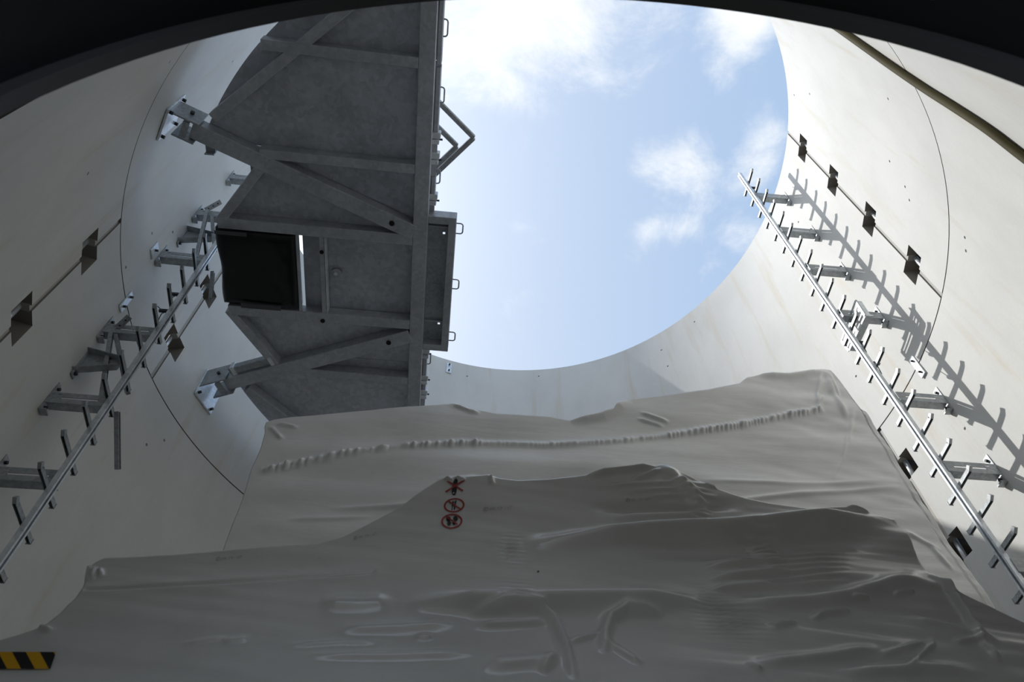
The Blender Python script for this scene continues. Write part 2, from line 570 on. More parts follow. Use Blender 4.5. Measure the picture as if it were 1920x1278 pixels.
def trim_strip(name, th, z0, z1, inward=-0.03, w=0.05):   # mortar at the bottom of an upright joint
    mb = MB(); dth = math.degrees(w / 3.55)
    v = []
    for z in (z0, z1):
        for r in (inward, inward - 0.06):
            for t in (th - dth / 2, th + dth / 2): v.append(pol(t, z, r))
    mb.add(v, [(0, 1, 5, 4), (2, 6, 7, 3), (0, 4, 6, 2), (1, 3, 7, 5), (0, 2, 3, 1), (4, 5, 7, 6)])
    o = mb.build(name, M_MORTAR); o['kind'] = 'structure'
    return o


joint_no = [0]
bolt_me = MB().cyl((0, 0, 0), (0, 0, 1), 0.022, 0.25, 8).mesh('joint_bolt', M_BRIGHT)


def upright_joint(th, z0, z1, zs, w=0.06):
    zs = sorted(z + CAM_Z for z in zs)
    edges = [z0] + [q for z in zs for q in (z - 0.12, z + 0.12)] + [z1]
    owner = None
    for a, b in zip(edges[0::2], edges[1::2]):
        joint_no[0] += 1
        owner = trim_strip('trim_%d' % joint_no[0], th, a, b, -0.014, w)
    for z in zs:
        p = pol(th, z, -0.075)
        inst('joint_bolt', bolt_me, owner, p, 0)


upright_joint(J_UP_R, ZJ, ZT, upper_z)
upright_joint(J_UP_L, ZJ, ZT, upper_z)
upright_joint(J_LO_R, 0.0, ZJ, lower_z)
upright_joint(J_LO_L, 0.0, ZJ, lower_z)
# mortar bed between the two rings
mb = MB(); v = []; f = []
nt = 180
for z in (ZJ - 0.02, ZJ + 0.02):
    for r in (-0.012, -0.3):
        for i in range(nt): v.append(pol(360 * i / nt, z, r))
for i in range(nt):
    j = (i + 1) % nt
    f += [(i, j, 2 * nt + j, 2 * nt + i), (nt + i, 3 * nt + i, 3 * nt + j, nt + j), (i, nt + i, nt + j, j), (2 * nt + i, 2 * nt + j, 3 * nt + j, 3 * nt + i)]
mb.add(v, f, True)
o = mb.build('trim_%d' % (joint_no[0] + 1), flat('dark_bed_joint', (0.10, 0.095, 0.085), 0.9)); o['kind'] = 'structure'

# floor inside, ground outside
mb = MB()
mb.prism([(CX + 3.7 * math.cos(2 * math.pi * i / 96), CY + 3.7 * math.sin(2 * math.pi * i / 96)) for i in range(96)], -0.25, 0.0)
tag(mb.build('floor', M_FLOOR), 'grey concrete floor slab inside the tower', kind='structure')
mb = MB()
mb.prism([(60 * math.cos(2 * math.pi * i / 48), 60 * math.sin(2 * math.pi * i / 48)) for i in range(48)], -0.6, -0.3)
tag(mb.build('ground', M_GROUND), 'gravel ground outside the tower', kind='structure')

# door lining, added near-black to put the soffit's shade into colour, and its lip
def arch_ring(g0, g1, y0, y1):
    a, b = arch(g0), arch(g1); n = len(a); mb = MB()
    v = [(x, y0, z) for x, z in a] + [(x, y0, z) for x, z in b] + [(x, y1, z) for x, z in a] + [(x, y1, z) for x, z in b]
    f = []
    for i in range(n - 1):
        f += [(i, i + 1, n + i + 1, n + i), (2 * n + i, 3 * n + i, 3 * n + i + 1, 2 * n + i + 1),
              (i, 2 * n + i, 2 * n + i + 1, i + 1), (n + i, n + i + 1, 3 * n + i + 1, 3 * n + i)]
    mb.add(v, f, True)
    mb.add([v[0], v[n], v[3 * n], v[2 * n]], [(0, 1, 2, 3)]); mb.add([v[n - 1], v[2 * n - 1], v[4 * n - 1], v[3 * n - 1]], [(0, 1, 2, 3)])
    return mb


door = arch_ring(0.035, 0.059, -0.16, 0.285).build('door_1', M_DOOR)
tag(door, 'added steel lining of the arched tower doorway, coloured near black for its shade', kind='structure')
for p in door.data.polygons: p.use_smooth = True
door.data.set_sharp_from_angle(angle=math.radians(40))
lip = arch_ring(0.0, 0.085, 0.285, 0.305).build('door_frame', M_DOORLIP, door)
for p in lip.data.polygons: p.use_smooth = True
lip.data.set_sharp_from_angle(angle=math.radians(40))

# ------------------------------------------------------------------ cable ladders on the wall
DEL = 0.455                                        # rail stands this far off the wall


def make_hook_mesh():
    mb = MB()                                      # local: +x along the wall towards the bent tip, +y to the wall, z up
    # U profile bar open underneath, one end bent up
    x0, x1, hh, w = -0.165, 0.178, 0.017, 0.024
    for y in (0.002, w - 0.002):
        mb.box(((x0 + x1) / 2, y, 0), ((x1 - x0) / 2, 0, 0), (0, 0.002, 0), (0, 0, hh))
    mb.box(((x0 + x1) / 2, w / 2, hh), ((x1 - x0) / 2, 0, 0), (0, w / 2, 0), (0, 0, 0.002))
    d = Vector((0.017, 0, 0.011)); u = Vector((-0.011, 0, 0.017)).normalized() * hh
    c = Vector((x1 - 0.003, w / 2, 0.001)) + d * 0.85
    mb.box(c, d, (0, w / 2, 0), u)
    mb.box((x0, w * 0.6, 0.0), (0.002, 0, 0), (0, w * 0.75, 0), (0, 0, hh * 1.2))
    return mb.mesh('hook', M_GALV)


def make_bracket_mesh():                           # local origin at the wall; -y inwards, x along the wall
    arm = MB()
    L = DEL - 0.03
    x = 0.03
    # upright leg with a long slot and a short one
    def leg(y0, y1, z0, z1): arm.box((x, -(y0 + y1) / 2, (z0 + z1) / 2), (0.003, 0, 0), (0, (y1 - y0) / 2, 0), (0, 0, (z1 - z0) / 2))
    leg(0.012, L, -0.056, -0.010); leg(0.012, L, 0.008, 0.026); leg(0.012, L, 0.036, 0.056)
    leg(0.012, 0.10, -0.010, 0.008); leg(0.36, L, -0.010, 0.008); leg(0.012, 0.06, 0.026, 0.036); leg(0.095, L, 0.026, 0.036)
    arm.box((x - 0.035, -L / 2 - 0.01, -0.054), (0.035, 0, 0), (0, L / 2 - 0.01, 0), (0, 0, 0.003))
    plate = MB()
    plate.box((0.0, -0.006, 0.02), (0.032, 0, 0), (0, 0.006, 0), (0, 0, 0.15))
    plate.box((0.0, -0.03, -0.125), (0.032, 0, 0), (0, 0.022, 0), (0, 0, 0.006))
    bolt = MB().cyl((0, -0.02, 0.0), (0, 1, 0), 0.013, 0.022, 6)
    return arm.mesh('bracket_arm', M_GALV), plate.mesh('wall_plate', M_GALV), bolt.mesh('anchor_bolt', M_BOLT)


HOOK_ME = make_hook_mesh()
ARM_ME, WPL_ME, ABO_ME = make_bracket_mesh()
RAILPROF = [(-0.028, 0.036), (-0.028, 0.0), (-0.0105, 0.0), (-0.0105, 0.004), (-0.025, 0.004), (-0.025, 0.033), (0.025, 0.033),
            (0.025, 0.004), (0.0105, 0.004), (0.0105, 0.0), (0.028, 0.0), (0.028, 0.036)]


def cable_ladder(label, th_of, hooks, brackets, z_top, mirror):
    base = pol(th_of(0.35), 0.35, DEL)
    root = thing('cable_ladder', base, label, 'cable ladder', None)
    # slotted channel rail swept up the wall
    mb = MB(); rows = []
    zs = [0.35 + (z_top - 0.35) * i / 12 for i in range(13)]
    for z in zs:
        th = th_of(z); a = math.radians(th); nrm = Vector((math.sin(a), math.cos(a), 0)); t = Vector((math.cos(a), -math.sin(a), 0))
        p = pol(th, z, DEL)
        rows.append([p + t * x + nrm * y for x, y in RAILPROF])
    K = len(RAILPROF); v = [q for r in rows for q in r]; f = []
    for i in range(len(rows) - 1):
        for k in range(K):
            a, b = i * K + k, i * K + (k + 1) % K
            f.append((a, a + K, b + K, b))
    f.append(tuple(range(K))); f.append(tuple(range((len(rows) - 1) * K, len(rows) * K))[::-1])
    mb.add(v, f)
    mb.build('rail', M_BRIGHT, root)
    for z in hooks:
        th = th_of(z); a = math.radians(th)
        # tip of the hook points back towards the door
        p = pol(th, z, DEL - 0.037)
        if mirror:   # left wall
            o = inst('hook', HOOK_ME, root, p, -a); o.scale = (-1, 1, 1)
        else:
            o = inst('hook', HOOK_ME, root, p, -a)
    for z, th in brackets:
        a = math.radians(th); p = pol(th, z)
        rz = -a
        b = inst('bracket', ARM_ME, root, p, rz)
        if mirror: b.scale = (-1, 1, 1)
        for nm, me, zz in (('wall_plate', WPL_ME, 0), ('anchor_bolt', ABO_ME, 0.125), ('anchor_bolt', ABO_ME, -0.08)):
            c = bpy.data.objects.new(nm, me); COL.objects.link(c); c.parent = b; c.location.z = zz
    return root


ZR = [3.28, 3.575, 3.87, 4.16, 4.455, 4.75, 5.055, 5.345, 5.66, 5.94, 6.24, 6.545, 6.87, 7.165, 7.485, 7.80, 8.12, 8.43, 8.755, 9.06, 9.395, 9.71]
lad_r = cable_ladder('tall galvanized cable ladder with hooks on the sunlit right wall', lambda z: 84.05,
                     [z + CAM_Z for z in ZR], [(z + CAM_Z, th) for z, th in ((3.42, 84.1), (4.356, 84.1), (5.19, 84.3), (6.468, 84.6), (7.393, 84.5), (8.313, 84.3), (9.306, 84.1))],
                     10.02 + CAM_Z, False)
lad_l = cable_ladder('galvanized cable ladder with hooks on the shaded left wall', lambda z: -96.15 - 0.62 * max(0, z - CAM_Z - 3.3),
                     [z + CAM_Z for z in (2.99, 3.28, 3.565, 3.856, 4.145, 4.44, 4.72, 5.02, 5.335, 5.637, 5.93, 6.22, 6.5)],
                     [(z + CAM_Z, th) for z, th in ((3.679, -95.6), (4.394, -96.4), (5.28, -96.5), (6.445, -97.3), (7.381, -97.0), (8.421, -96.3))], 7.6 + CAM_Z, True)

# wire ties left on the rails
def wire_tie(p, t, s, par):
    p = Vector(p); mb = MB()
    mb.tube([p, p + t * 0.05 + Vector((0, 0, 0.01)), p + t * 0.10 + Vector((0, 0, 0.06))], 0.004, 5)
    mb.tube([p, p + t * 0.03 + Vector((0, 0, -0.05)), p + t * 0.02 + Vector((0, 0, -0.16))], 0.004, 5)
    mb.box(p + t * 0.03, t * 0.035, Vector((0, 0, 0.012)), t.cross(Vector((0, 0, 1))) * 0.012)
    mb.build('wire_tie', M_BOLT, par)


tR = Vector((math.cos(math.radians(84)), -math.sin(math.radians(84)), 0)); nR = Vector((math.sin(math.radians(84)), math.cos(math.radians(84)), 0))
wire_tie(pol(84.05, 5.72 + CAM_Z, DEL - 0.05), nR, 1, lad_r)
wire_tie(pol(84.05, 6.05 + CAM_Z, DEL - 0.05), nR, 1, lad_r)
wire_tie(pol(84.05, 9.6 + CAM_Z, DEL - 0.05), nR, 1, lad_r)
wire_tie(pol(-97.6, 5.55 + CAM_Z, DEL - 0.05), -nR, 1, lad_l)
wire_tie(pol(-97.8, 5.8 + CAM_Z, DEL - 0.05), -nR, 1, lad_l)

# perforated strut frames beside the rails
def strut(mb, a, b, w=0.034, d=0.03, inward=Vector((1, 0, 0))):
    a, b = Vector(a), Vector(b); t = (b - a).normalized()
    s = t.cross(inward).normalized(); n = s.cross(t)
    c = (a + b) / 2; h = (b - a) / 2
    mb.box(c, h, s * w / 2, n * 0.003)                     # web
    for k in (-1, 1): mb.box(c + s * k * (w / 2) + n * d / 2, h, s * 0.003, n * d / 2)
    return s, n


def plane_hit(px, py, z):
    d = ray(px, py); p = d * ((z) / d.z); p.z = z + CAM_Z
    return p


def strut_frame(name, label, segs, plates, inward, foot=None, up=(0, 0, 1)):
    first = segs[0][0]
    root = thing(name, first, label, 'strut bracket')
    for a, b in segs:
        mb = MB(); s, n = strut(mb, a, b, inward=inward)
        o = mb.build('strut', M_GALV, root)
        bb = MB(); L = (Vector(b) - Vector(a)).length
        k = max(2, int(L / 0.13))
        for i in range(k):
            c = Vector(a).lerp(Vector(b), (i + 0.6) / k)
            bb.cyl(c - s * 0.04, s, 0.006, 0.05, 6)
        bb.build('stud', M_BOLT, o)['kind'] = 'stuff'
    for a, b, w in plates:
        mb = MB(); mb.bar(a, b, w, 0.008, up)
        o = mb.build('perforated_plate', M_GALV, root)
        hb = MB(); d = Vector(b) - Vector(a); sd = Vector((0, 0, 1))
        for i in (0.2, 0.5, 0.8):
            hb.cyl(Vector(a) + d * i, sd, 0.009, 0.012, 6)
        hb.build('bolt_head', M_BOLT, o)['kind'] = 'stuff'
    if foot:                                       # tapered wall arm that carries the struts
        th, z, reach = foot
        a = math.radians(th); n = Vector((math.sin(a), math.cos(a), 0)); t = Vector((math.cos(a), -math.sin(a), 0)); p = pol(th, z) + t * 0.05
        mb = MB(); mb.box(p - n * 0.006, t * 0.03, n * 0.006, Vector((0, 0, 0.17)))
        pl = mb.build('wall_plate', M_GALV, root, 0.003)
        for k in (-0.14, 0.14):
            MB().cyl(p - n * 0.02 + Vector((0, 0, k)), n, 0.013, 0.022, 6).build('anchor_bolt', M_BOLT, pl)
        w0, w1 = 0.13, 0.05
        q = p - n * reach
        mb = MB()
        v = [p + Vector((0, 0, -w0)), q + Vector((0, 0, -w1)), q + Vector((0, 0, w1)), p + Vector((0, 0, w0))]
        v = [x - t * 0.003 for x in v] + [x + t * 0.003 for x in v]
        mb.add(v, [(0, 1, 2, 3), (7, 6, 5, 4), (0, 4, 5, 1), (1, 5, 6, 2), (2, 6, 7, 3), (3, 7, 4, 0)])
        for sg, y0 in ((-1, 0), (1, 4)):
            e0 = p + Vector((0, 0, sg * w0)); e1 = q + Vector((0, 0, sg * w1))
            mb.bar(e0 - t * 0.03, e1 - t * 0.03, 0.06, 0.006)
        mb.build('tapered_arm', M_GALV, root)
    return root


inL = Vector((1, 0.1, 0)).normalized()
strut_frame('strut_frame', 'perforated steel strut frame on the left ladder, lower of the two on that wall',
            [(plane_hit(205, 625, 5.22), plane_hit(184, 765, 4.46)), (plane_hit(213, 625, 5.24), plane_hit(236, 738, 4.72)),
             (plane_hit(216, 772, 4.42), plane_hit(217, 880, 4.12))],
            [(plane_hit(206, 627, 5.27), plane_hit(243, 593, 5.36), 0.05)], inL, (-96.8, 4.883 + CAM_Z, 0.29))
strut_frame('strut_frame', 'perforated steel strut frame on the left ladder, upper one beside the black bundle',
            [(plane_hit(386, 395, 7.33), plane_hit(365, 482, 6.62)), (plane_hit(394, 398, 7.33), plane_hit(400, 470, 6.85)),
             (plane_hit(396, 510, 6.4), plane_hit(392, 560, 6.15))],
            [(plane_hit(385, 394, 7.38), plane_hit(414, 378, 7.5), 0.05)], inL, (-96.9, 6.995 + CAM_Z, 0.29))
inR = -nR
def wr(px, py): return wall_hit(px, py, 0.33)
P00, P01, P10, P11 = wr(1604, 564), wr(1622, 592), wr(1578, 638), wr(1592, 657)
root = thing('strut_frame', P00, 'slotted steel plate frame on the sunlit right ladder', 'strut bracket')
for i in range(5):
    k = i / 4; a, b = P00.lerp(P01, k), P10.lerp(P11, k)
    mb = MB(); mb.bar(a, b, 0.006, 0.02 if i % 2 else 0.026)
    mb.build('slotted_bar', M_GALV, root)
for k in (0.0, 0.45, 1.0):
    a, b = P00.lerp(P10, k), P01.lerp(P11, k)
    mb = MB(); mb.bar(a, b, 0.03, 0.012, nR)
    mb.build('cross_bar', M_GALV, root)
mb = MB(); mb.bar(P01 + nR * 0.035, P11 + nR * 0.035, 0.07, 0.006)
mb.build('lower_flange', M_GALV, root)
mb = MB(); mb.bar(P00 + nR * 0.03, P01 + nR * 0.03, 0.06, 0.006, tR)
mb.build('end_flange', M_BRIGHT, root)


# loose anchor plates on the wall
def anchor_plate(label, th, z, w, h, two=True, mat=None):
    a = math.radians(th); n = Vector((math.sin(a), math.cos(a), 0)); t = Vector((math.cos(a), -math.sin(a), 0)); p = pol(th, z)
    root = thing('anchor_plate', p, label, 'wall plate')
    mb = MB(); mb.box(p - n * 0.007, t * w / 2, n * 0.007, Vector((0, 0, h / 2)))
    mb.build('plate', mat or M_BRIGHT, root, 0.004)
    for k in ((-0.3, 0.3) if two else (0,)):
        b = MB(); b.cyl(p - n * 0.025 + Vector((0, 0, h * k)), n, 0.012, 0.026, 6)
        b.build('bolt', M_BOLT, root)


anchor_plate('two bolt zinc plate across the ring joint of the shaded left wall', -96.9, 5.69 + CAM_Z, 0.07, 0.25)
anchor_plate('small square zinc plate alone on the upper left wall', -99.35, 6.34 + CAM_Z, 0.10, 0.16, False)
anchor_plate('two bolt zinc plate across the ring joint of the sunlit right wall', 84.4, 5.69 + CAM_Z, 0.07, 0.27)
anchor_plate('narrow zinc plate on the far wall just under the rim', -19.9, 9.55 + CAM_Z, 0.08, 0.24)

# ------------------------------------------------------------------ steel platform (u points to the left wall, v away from the door)
ZB, ZP = 6.30 + CAM_Z, 6.42 + CAM_Z
dA = lambda u: -1.172 - 0.412 * (u - 2.477)
dB = lambda u: 0.591 + 0.42 * (u - 1.339)


def uv(u, v, z=0.0): return ev(-u, v, z)
def uv2(u, v): p = uv(u, v); return (p.x, p.y)


plat = thing('platform', uv(1.07, 0.0, ZB), 'galvanized steel work platform seen from below, bolted to the left wall', 'platform')


NB = [0]


def pbeam(name, a, b, w, z0=None, z1=None, mat=None, par=None):
    NB[0] += 1
    mb = MB(); mb.beam(uv2(*a), uv2(*b), w, (ZB if z0 is None else z0) + 0.0004 * NB[0], ZP - 0.0005 if z1 is None else z1)
    return mb.build(name, mat or M_PLATF, par or plat, 0.006)


def arc_pts(v0, v1, n=10, r=3.19):
    return [(math.sqrt(max(r * r - v * v, 0)), v) for v in [v0 + (v1 - v0) * i / n for i in range(n + 1)]]


def pplate(poly, z0=None):
    mb = MB(); z = ZP if z0 is None else z0
    mb.prism([uv2(*p) for p in poly], z, z + 0.008)
    return mb.build('floor_plate', M_PLATE, plat)


UE = 0.966
pplate([(UE, -2.97), (UE, -2.105)] + arc_pts(-2.105, -2.97)[0:])
pplate([(UE, -2.10), (UE, -1.25), (2.66, -1.25), (2.93, dA(2.93)), (2.93, -1.40)] + arc_pts(-1.40, -2.10))
pplate([(UE, -1.245), (2.64, -1.245), (2.50, -1.10), (2.87, -0.54), (UE, -0.54)])
pplate([(UE, -0.535), (1.95, -0.535), (1.95, -0.172), (UE, -0.172)])
pplate([(UE, -0.180), (1.95, -0.180), (1.95, 0.365), (UE, 0.365)], ZP + 0.009)
pplate([(1.955, -0.535), (2.148, -0.535), (2.152, 0.365), (1.955, 0.365)])
pplate([(UE, 0.37), (2.87, 0.37), (2.50, 1.0), (2.45, 1.06), (UE, 1.06)])
pplate([(UE, 1.065), (2.46, 1.065), (2.92, dB(2.92)), (2.92, 1.29)] + arc_pts(1.29, 2.0) + [(UE, 2.0)])
pplate([(UE, 2.005)] + arc_pts(2.005, 2.97) + [(UE, 2.97)])
# main beam and edge strip segments
pbeam('main_beam', (1.075, -2.97), (1.075, 2.97), 0.13)
for v0, v1 in ((-2.97, -2.075), (-2.055, -1.52), (-1.12, -0.84), (0.68, 1.35)):
    pbeam('edge_strip', (0.985, v0), (0.985, v1), 0.038, ZP - 0.02, ZP + 0.10)
# cross beams
pbeam('cross_beam', (1.14, -2.10), (2.36, -2.12), 0.085)
pbeam('cross_beam', (1.14, -1.215), (2.44, -1.225), 0.085)
pbeam('cross_beam', (1.14, -0.54), (2.86, -0.545), 0.105)
pbeam('cross_beam', (1.14, 0.375), (2.86, 0.37), 0.105)
pbeam('cross_beam', (1.14, 1.06), (2.36, 1.04), 0.085)
pbeam('cross_beam', (1.14, 2.00), (2.36, 2.02), 0.085)
# flat stiffener strips under the sheet next to the cross beams
for v, u1 in ((-1.99, 2.1), (-1.11, 2.25), (0.95, 2.1)):
    pbeam('stiffener', (1.16, v), (u1, v), 0.10, ZP - 0.010, ZP - 0.002, M_PLATE)
# edge beams and bracing tubes
pbeam('edge_beam', (2.42, -1.13), (2.86, -0.53), 0.085)
pbeam('edge_beam', (2.86, 0.38), (2.44, 1.02), 0.085)
pbeam('brace_tube', (2.98, dA(2.98)), (1.13, dA(1.13)), 0.145, ZB - 0.012, ZP - 0.005)
pbeam('brace_tube', (2.98, dB(2.98)), (1.13, dB(1.13)), 0.145, ZB - 0.012, ZP - 0.005)
pbeam('outer_brace', (2.80, -1.49), (1.14, -2.93), 0.085)
pbeam('outer_brace', (2.78, 1.33), (1.14, 2.91), 0.085)
# inner upright joist with a light flange
pbeam('joist', (1.955, -0.49), (1.955, 0.325), 0.045, ZB + 0.005, ZP)
pbeam('joist_flange', (1.926, -0.485), (1.926, 0.32), 0.008, ZB, ZP - 0.01, M_BRIGHT)
pbeam('edge_flat', (2.168, -0.49), (2.174, 0.33), 0.032, ZB, ZB + 0.012)
# round holes in the tubes: dark discs stand in for the shade inside
for u, v, r, z in ((1.326, dA(1.326), 0.024, ZB - 0.014), (1.339, dB(1.339), 0.024, ZB - 0.014), (1.955, -0.34, 0.019, ZB + 0.003), (1.972, 0.405, 0.022, ZB - 0.002)):
    mb = MB(); mb.cyl(uv(u, v, z), (0, 0, 1), r, 0.006, 16)
    mb.build('hole_shade', M_HOLE, plat)
# lifting eye on the sheet
mb = MB(); mb.cyl(uv(1.85, -0.075, ZP - 0.012), (0, 0, 1), 0.045, 0.024, 20)
o = mb.build('lifting_socket', M_GALV, plat)
mb = MB(); mb.cyl(uv(1.85, -0.075, ZP - 0.03), (0, 0, 1), 0.016, 0.02, 12)
mb.build('socket_pin', M_BRIGHT, o)
# hatch frame on the open side
hz0, hz1 = ZB, ZB + 0.14
for a, b in (((0.795, -0.79), (0.795, 0.66)), ((1.01, -0.755), (0.76, -0.755)), ((1.01, 0.625), (0.76, 0.625))):
    pbeam('hatch_frame', a, b, 0.07, hz0, hz1)


def hatch_plate(v0, v1, hole):
    mb = MB(); u0, u1, z = 0.83, 1.01, ZP - 0.01
    hu, hv = hole; s = 0.011
    for (a, b, c, d) in ((u0, hu - s, v0, v1), (hu + s, u1, v0, v1), (hu - s, hu + s, v0, hv - s), (hu - s, hu + s, hv + s, v1)):
        mb.prism([uv2(a, c), uv2(b, c), uv2(b, d), uv2(a, d)], z, z + 0.006)
    mb.build('hatch_plate', M_GALV, plat)


hatch_plate(-0.72, -0.142, (0.868, -0.585)); hatch_plate(-0.1421, 0.59, (0.868, 0.40))
pbeam('hatch_rib', (0.83, -0.66), (1.01, -0.66), 0.012, ZP - 0.05, ZP - 0.01)
pbeam('hatch_rib', (0.83, 0.36), (1.01, 0.36), 0.012, ZP - 0.05, ZP - 0.01)


def loop_handle(u, v0, v1, out, z):
    mb = MB(); r = 0.022
    pts = [(u, v0)] + [(u - out + r - r * math.sin(a), v0 + r - r * math.cos(a)) for a in (0, 0.52, 1.05, 1.57)] + \
          [(u - out + r - r * math.cos(a), v1 - r + r * math.sin(a)) for a in (0, 0.52, 1.05, 1.57)] + [(u, v1)]
    mb.tube([uv(a, b, z) for a, b in pts], 0.0065, 6)
    mb.build('loop_handle', M_GALV, plat)


for v in (-0.67, -0.09, 0.505): loop_handle(0.762, v - 0.05, v + 0.05, 0.062, ZB + 0.06)
for v in (-2.345, -1.815, -1.10, 0.88): loop_handle(0.968, v - 0.065, v + 0.065, 0.035, ZP + 0.05)
# clamp blocks on the open edge
for v in (-1.475, -1.295, -0.915, 0.76, 1.09, 1.28):
    mb = MB(); mb.beam(uv2(0.985, v - 0.045), uv2(0.985, v + 0.01), 0.085, ZP - 0.03, ZP + 0.05)
    o = mb.build('clamp_block', M_BRIGHT, plat, 0.006)
    mb = MB(); mb.beam(uv2(0.99, v + 0.014), uv2(0.99, v + 0.05), 0.078, ZP - 0.05, ZP + 0.02)
    mb.build('clamp_jaw', M_BRIGHT, o, 0.005)
    mb = MB(); mb.cyl(uv(0.94, v + 0.02, ZP - 0.0), E_, 0.009, 0.03, 6)
    mb.build('clamp_screw', M_BOLT, o)


# wall brackets that carry the two brace tubes
def wall_bracket(label, u0, v0, du, dv, pth, pz, sh):
    d = Vector((du, dv)).normalized()
    n = Vector((-d.y, d.x))
    p = pol(pth, pz); a = math.radians(pth); nr = Vector((math.sin(a), math.cos(a), 0)); t = Vector((math.cos(a), -math.sin(a), 0))
    root = thing('wall_bracket', p, label, 'wall bracket', None)
    mb = MB(); mb.box(p - nr * 0.01, t * 0.15, nr * 0.01, Vector((0, 0, 0.20)))
    pl = mb.build('wall_plate', M_BRIGHT, root, 0.004)
    for i, k in ((-1, -1), (-1, 1), (1, -1), (1, 1)):
        b = MB(); q = p + t * 0.115 * i + Vector((0, 0, 0.155 * k)) - nr * 0.03
        b.cyl(q, nr, 0.016, 0.035, 6)
        b.build('anchor_bolt', M_BOLT, pl)
    # two cheek plates around the tube end
    tip = Vector((u0, v0))
    loc = Vector(((p - CEN).dot(-E_), (p - CEN).dot(V_)))
    for k in (-1, 1):
        a0 = tip + n * 0.088 * k - d * 0.10; a1 = tip + n * 0.088 * k + d * ((loc - tip).dot(d) - 0.02 + sh * k)
        mb = MB(); mb.beam(uv2(*a0), uv2(*a1), 0.016, ZB - 0.05, ZP + 0.09)
        c = mb.build('cheek_plate', M_GALV, root, 0.004)
        b = MB(); q = uv(*(tip + n * 0.10 * k - d * 0.0), (ZB + ZP) / 2 + 0.02)
        nn = (uv(*(n)) - uv(0, 0)).normalized()
        b.cyl(q, nn, 0.018, 0.04, 6); b.build('cross_bolt', M_BOLT, c)
    mb = MB(); mb.beam(uv2(*(tip - n * 0.07)), uv2(*(tip + n * 0.07)), 0.05, ZB - 0.055, ZB - 0.02)
    mb.build('saddle', M_GALV, root, 0.004)
    return root


wall_bracket('zinc wall bracket with cheek plates at the upper left, nearest the door', 3.02, dA(3.02), 1, -0.412, -120.8, 6.37 + CAM_Z, -0.05)
wall_bracket('zinc wall bracket with cheek plates above the left end of the rear wrapped unit', 3.02, dB(3.02), 1, 0.42, -72.2, 6.33 + CAM_Z, -0.05)
# small clips hanging from the brace tubes, and a pipe run beside one
for u, k in ((2.86, 1), (2.50, 1)):
    v = dA(u) + 0.12
    mb = MB(); p = uv(u, v, ZB + 0.06)
    p = p + V_ * 0.035; mb.box(p, E_ * 0.04, V_ * 0.006, Vector((0, 0, 0.05))); mb.box(p + V_ * -0.045, E_ * 0.04, V_ * 0.045, Vector((0, 0, 0.005)))
    o = mb.build('clip', M_GALV, plat)
    mb = MB(); mb.cyl(p + V_ * 0.012, V_, 0.01, 0.02, 6); mb.build('clip_bolt', M_BOLT, o)
a, b = uv(2.93, dB(2.93) - 0.135, ZB + 0.05), uv(2.48, dB(2.48) - 0.135, ZB + 0.05)
mb = MB(); mb.bar(a, b, 0.075, 0.075); o = mb.build('cable_duct', M_GALV, plat, 0.006)
for q in (0.1, 0.95):
    c = a.lerp(b, q); mb = MB(); mb.bar(c - (b - a).normalized() * 0.02, c + (b - a).normalized() * 0.02, 0.10, 0.10)
    mb.build('duct_clip', M_BRIGHT, o, 0.004)

# bundle wrapped in black film standing in the platform opening
bun = thing('wrapped_bundle', uv(2.52, -0.07, ZB - 0.02), 'cabinet wrapped in black plastic film hanging in the platform opening', 'bundle')
NU, NV = 60, 60
v = []; f = []
for j in range(NV + 1):
    for i in range(NU + 1):
        s, t = i / NU, j / NV
        u = 2.185 + (2.895 + 0.01 * math.sin(9 * t) - 2.185) * s; vv = -0.485 + 0.795 * t
        edge = min(s, 1 - s, t, 1 - t)
        z = ZB - 0.015 + 0.05 * math.exp(-edge * 30)
        z += 0.014 * noise.noise((u * 3, vv * 2.2, 1.0)) + 0.010 * max(0, (2.6 - u)) / 0.4 * noise.noise((u * 9 + vv * 4, vv * 3, 4.0))
        v.append(uv(u, vv, z))
for j in range(NV):
    for i in range(NU):
        a = j * (NU + 1) + i; f.append((a, a + NU + 1, a + NU + 2, a + 1))
mb = MB(); mb.add(v, f, True)
ring = [i for i in range(NU + 1)] + [j * (NU + 1) + NU for j in range(1, NV + 1)] + [NV * (NU + 1) + i for i in range(NU - 1, -1, -1)] + [j * (NU + 1) for j in range(NV - 1, 0, -1)]
K = len(ring); base = len(mb.v)
mb.v += [(mb.v[i][0], mb.v[i][1], ZP + 0.03) for i in ring]
for k in range(K):
    mb.f.append((ring[k], ring[(k + 1) % K], base + (k + 1) % K, base + k)); mb.smooth.append(True)
mb.f.append(tuple(range(base, base + K))); mb.smooth.append(False)
mb.build('black_film', M_BLACKFILM, bun)
for (u0, u1, vv, w) in ((2.60, 2.88, -0.475, 0.035), (2.35, 2.72, 0.275, 0.05)):
    mb = MB(); mb.beam(uv2(u0, vv), uv2(u1, vv), w, ZB - 0.045, ZB - 0.040)
    mb.build('tape_strip', flat('grey_duct_tape', (0.06, 0.065, 0.07), 0.5), bun)

# guard rail section lying on the platform with one corner over the edge
rp = thing('railing_section', uv(1.2, -1.5, ZP + 0.02), 'steel railing section lying on the platform with a corner jutting over its open edge', 'railing')


def sq_frame(corner, la, lb, da, db, name):
    c = Vector(corner); A = c + da * la; B = c + db * lb; D = c + da * la + db * lb
    for p, q in ((c, A), (c, B), (A, D), (B, D)):
        mb = MB(); mb.beam(uv2(*p), uv2(*q), 0.042, ZP + 0.115, ZP + 0.155)
        mb.build(name, M_GALV, rp, 0.008)


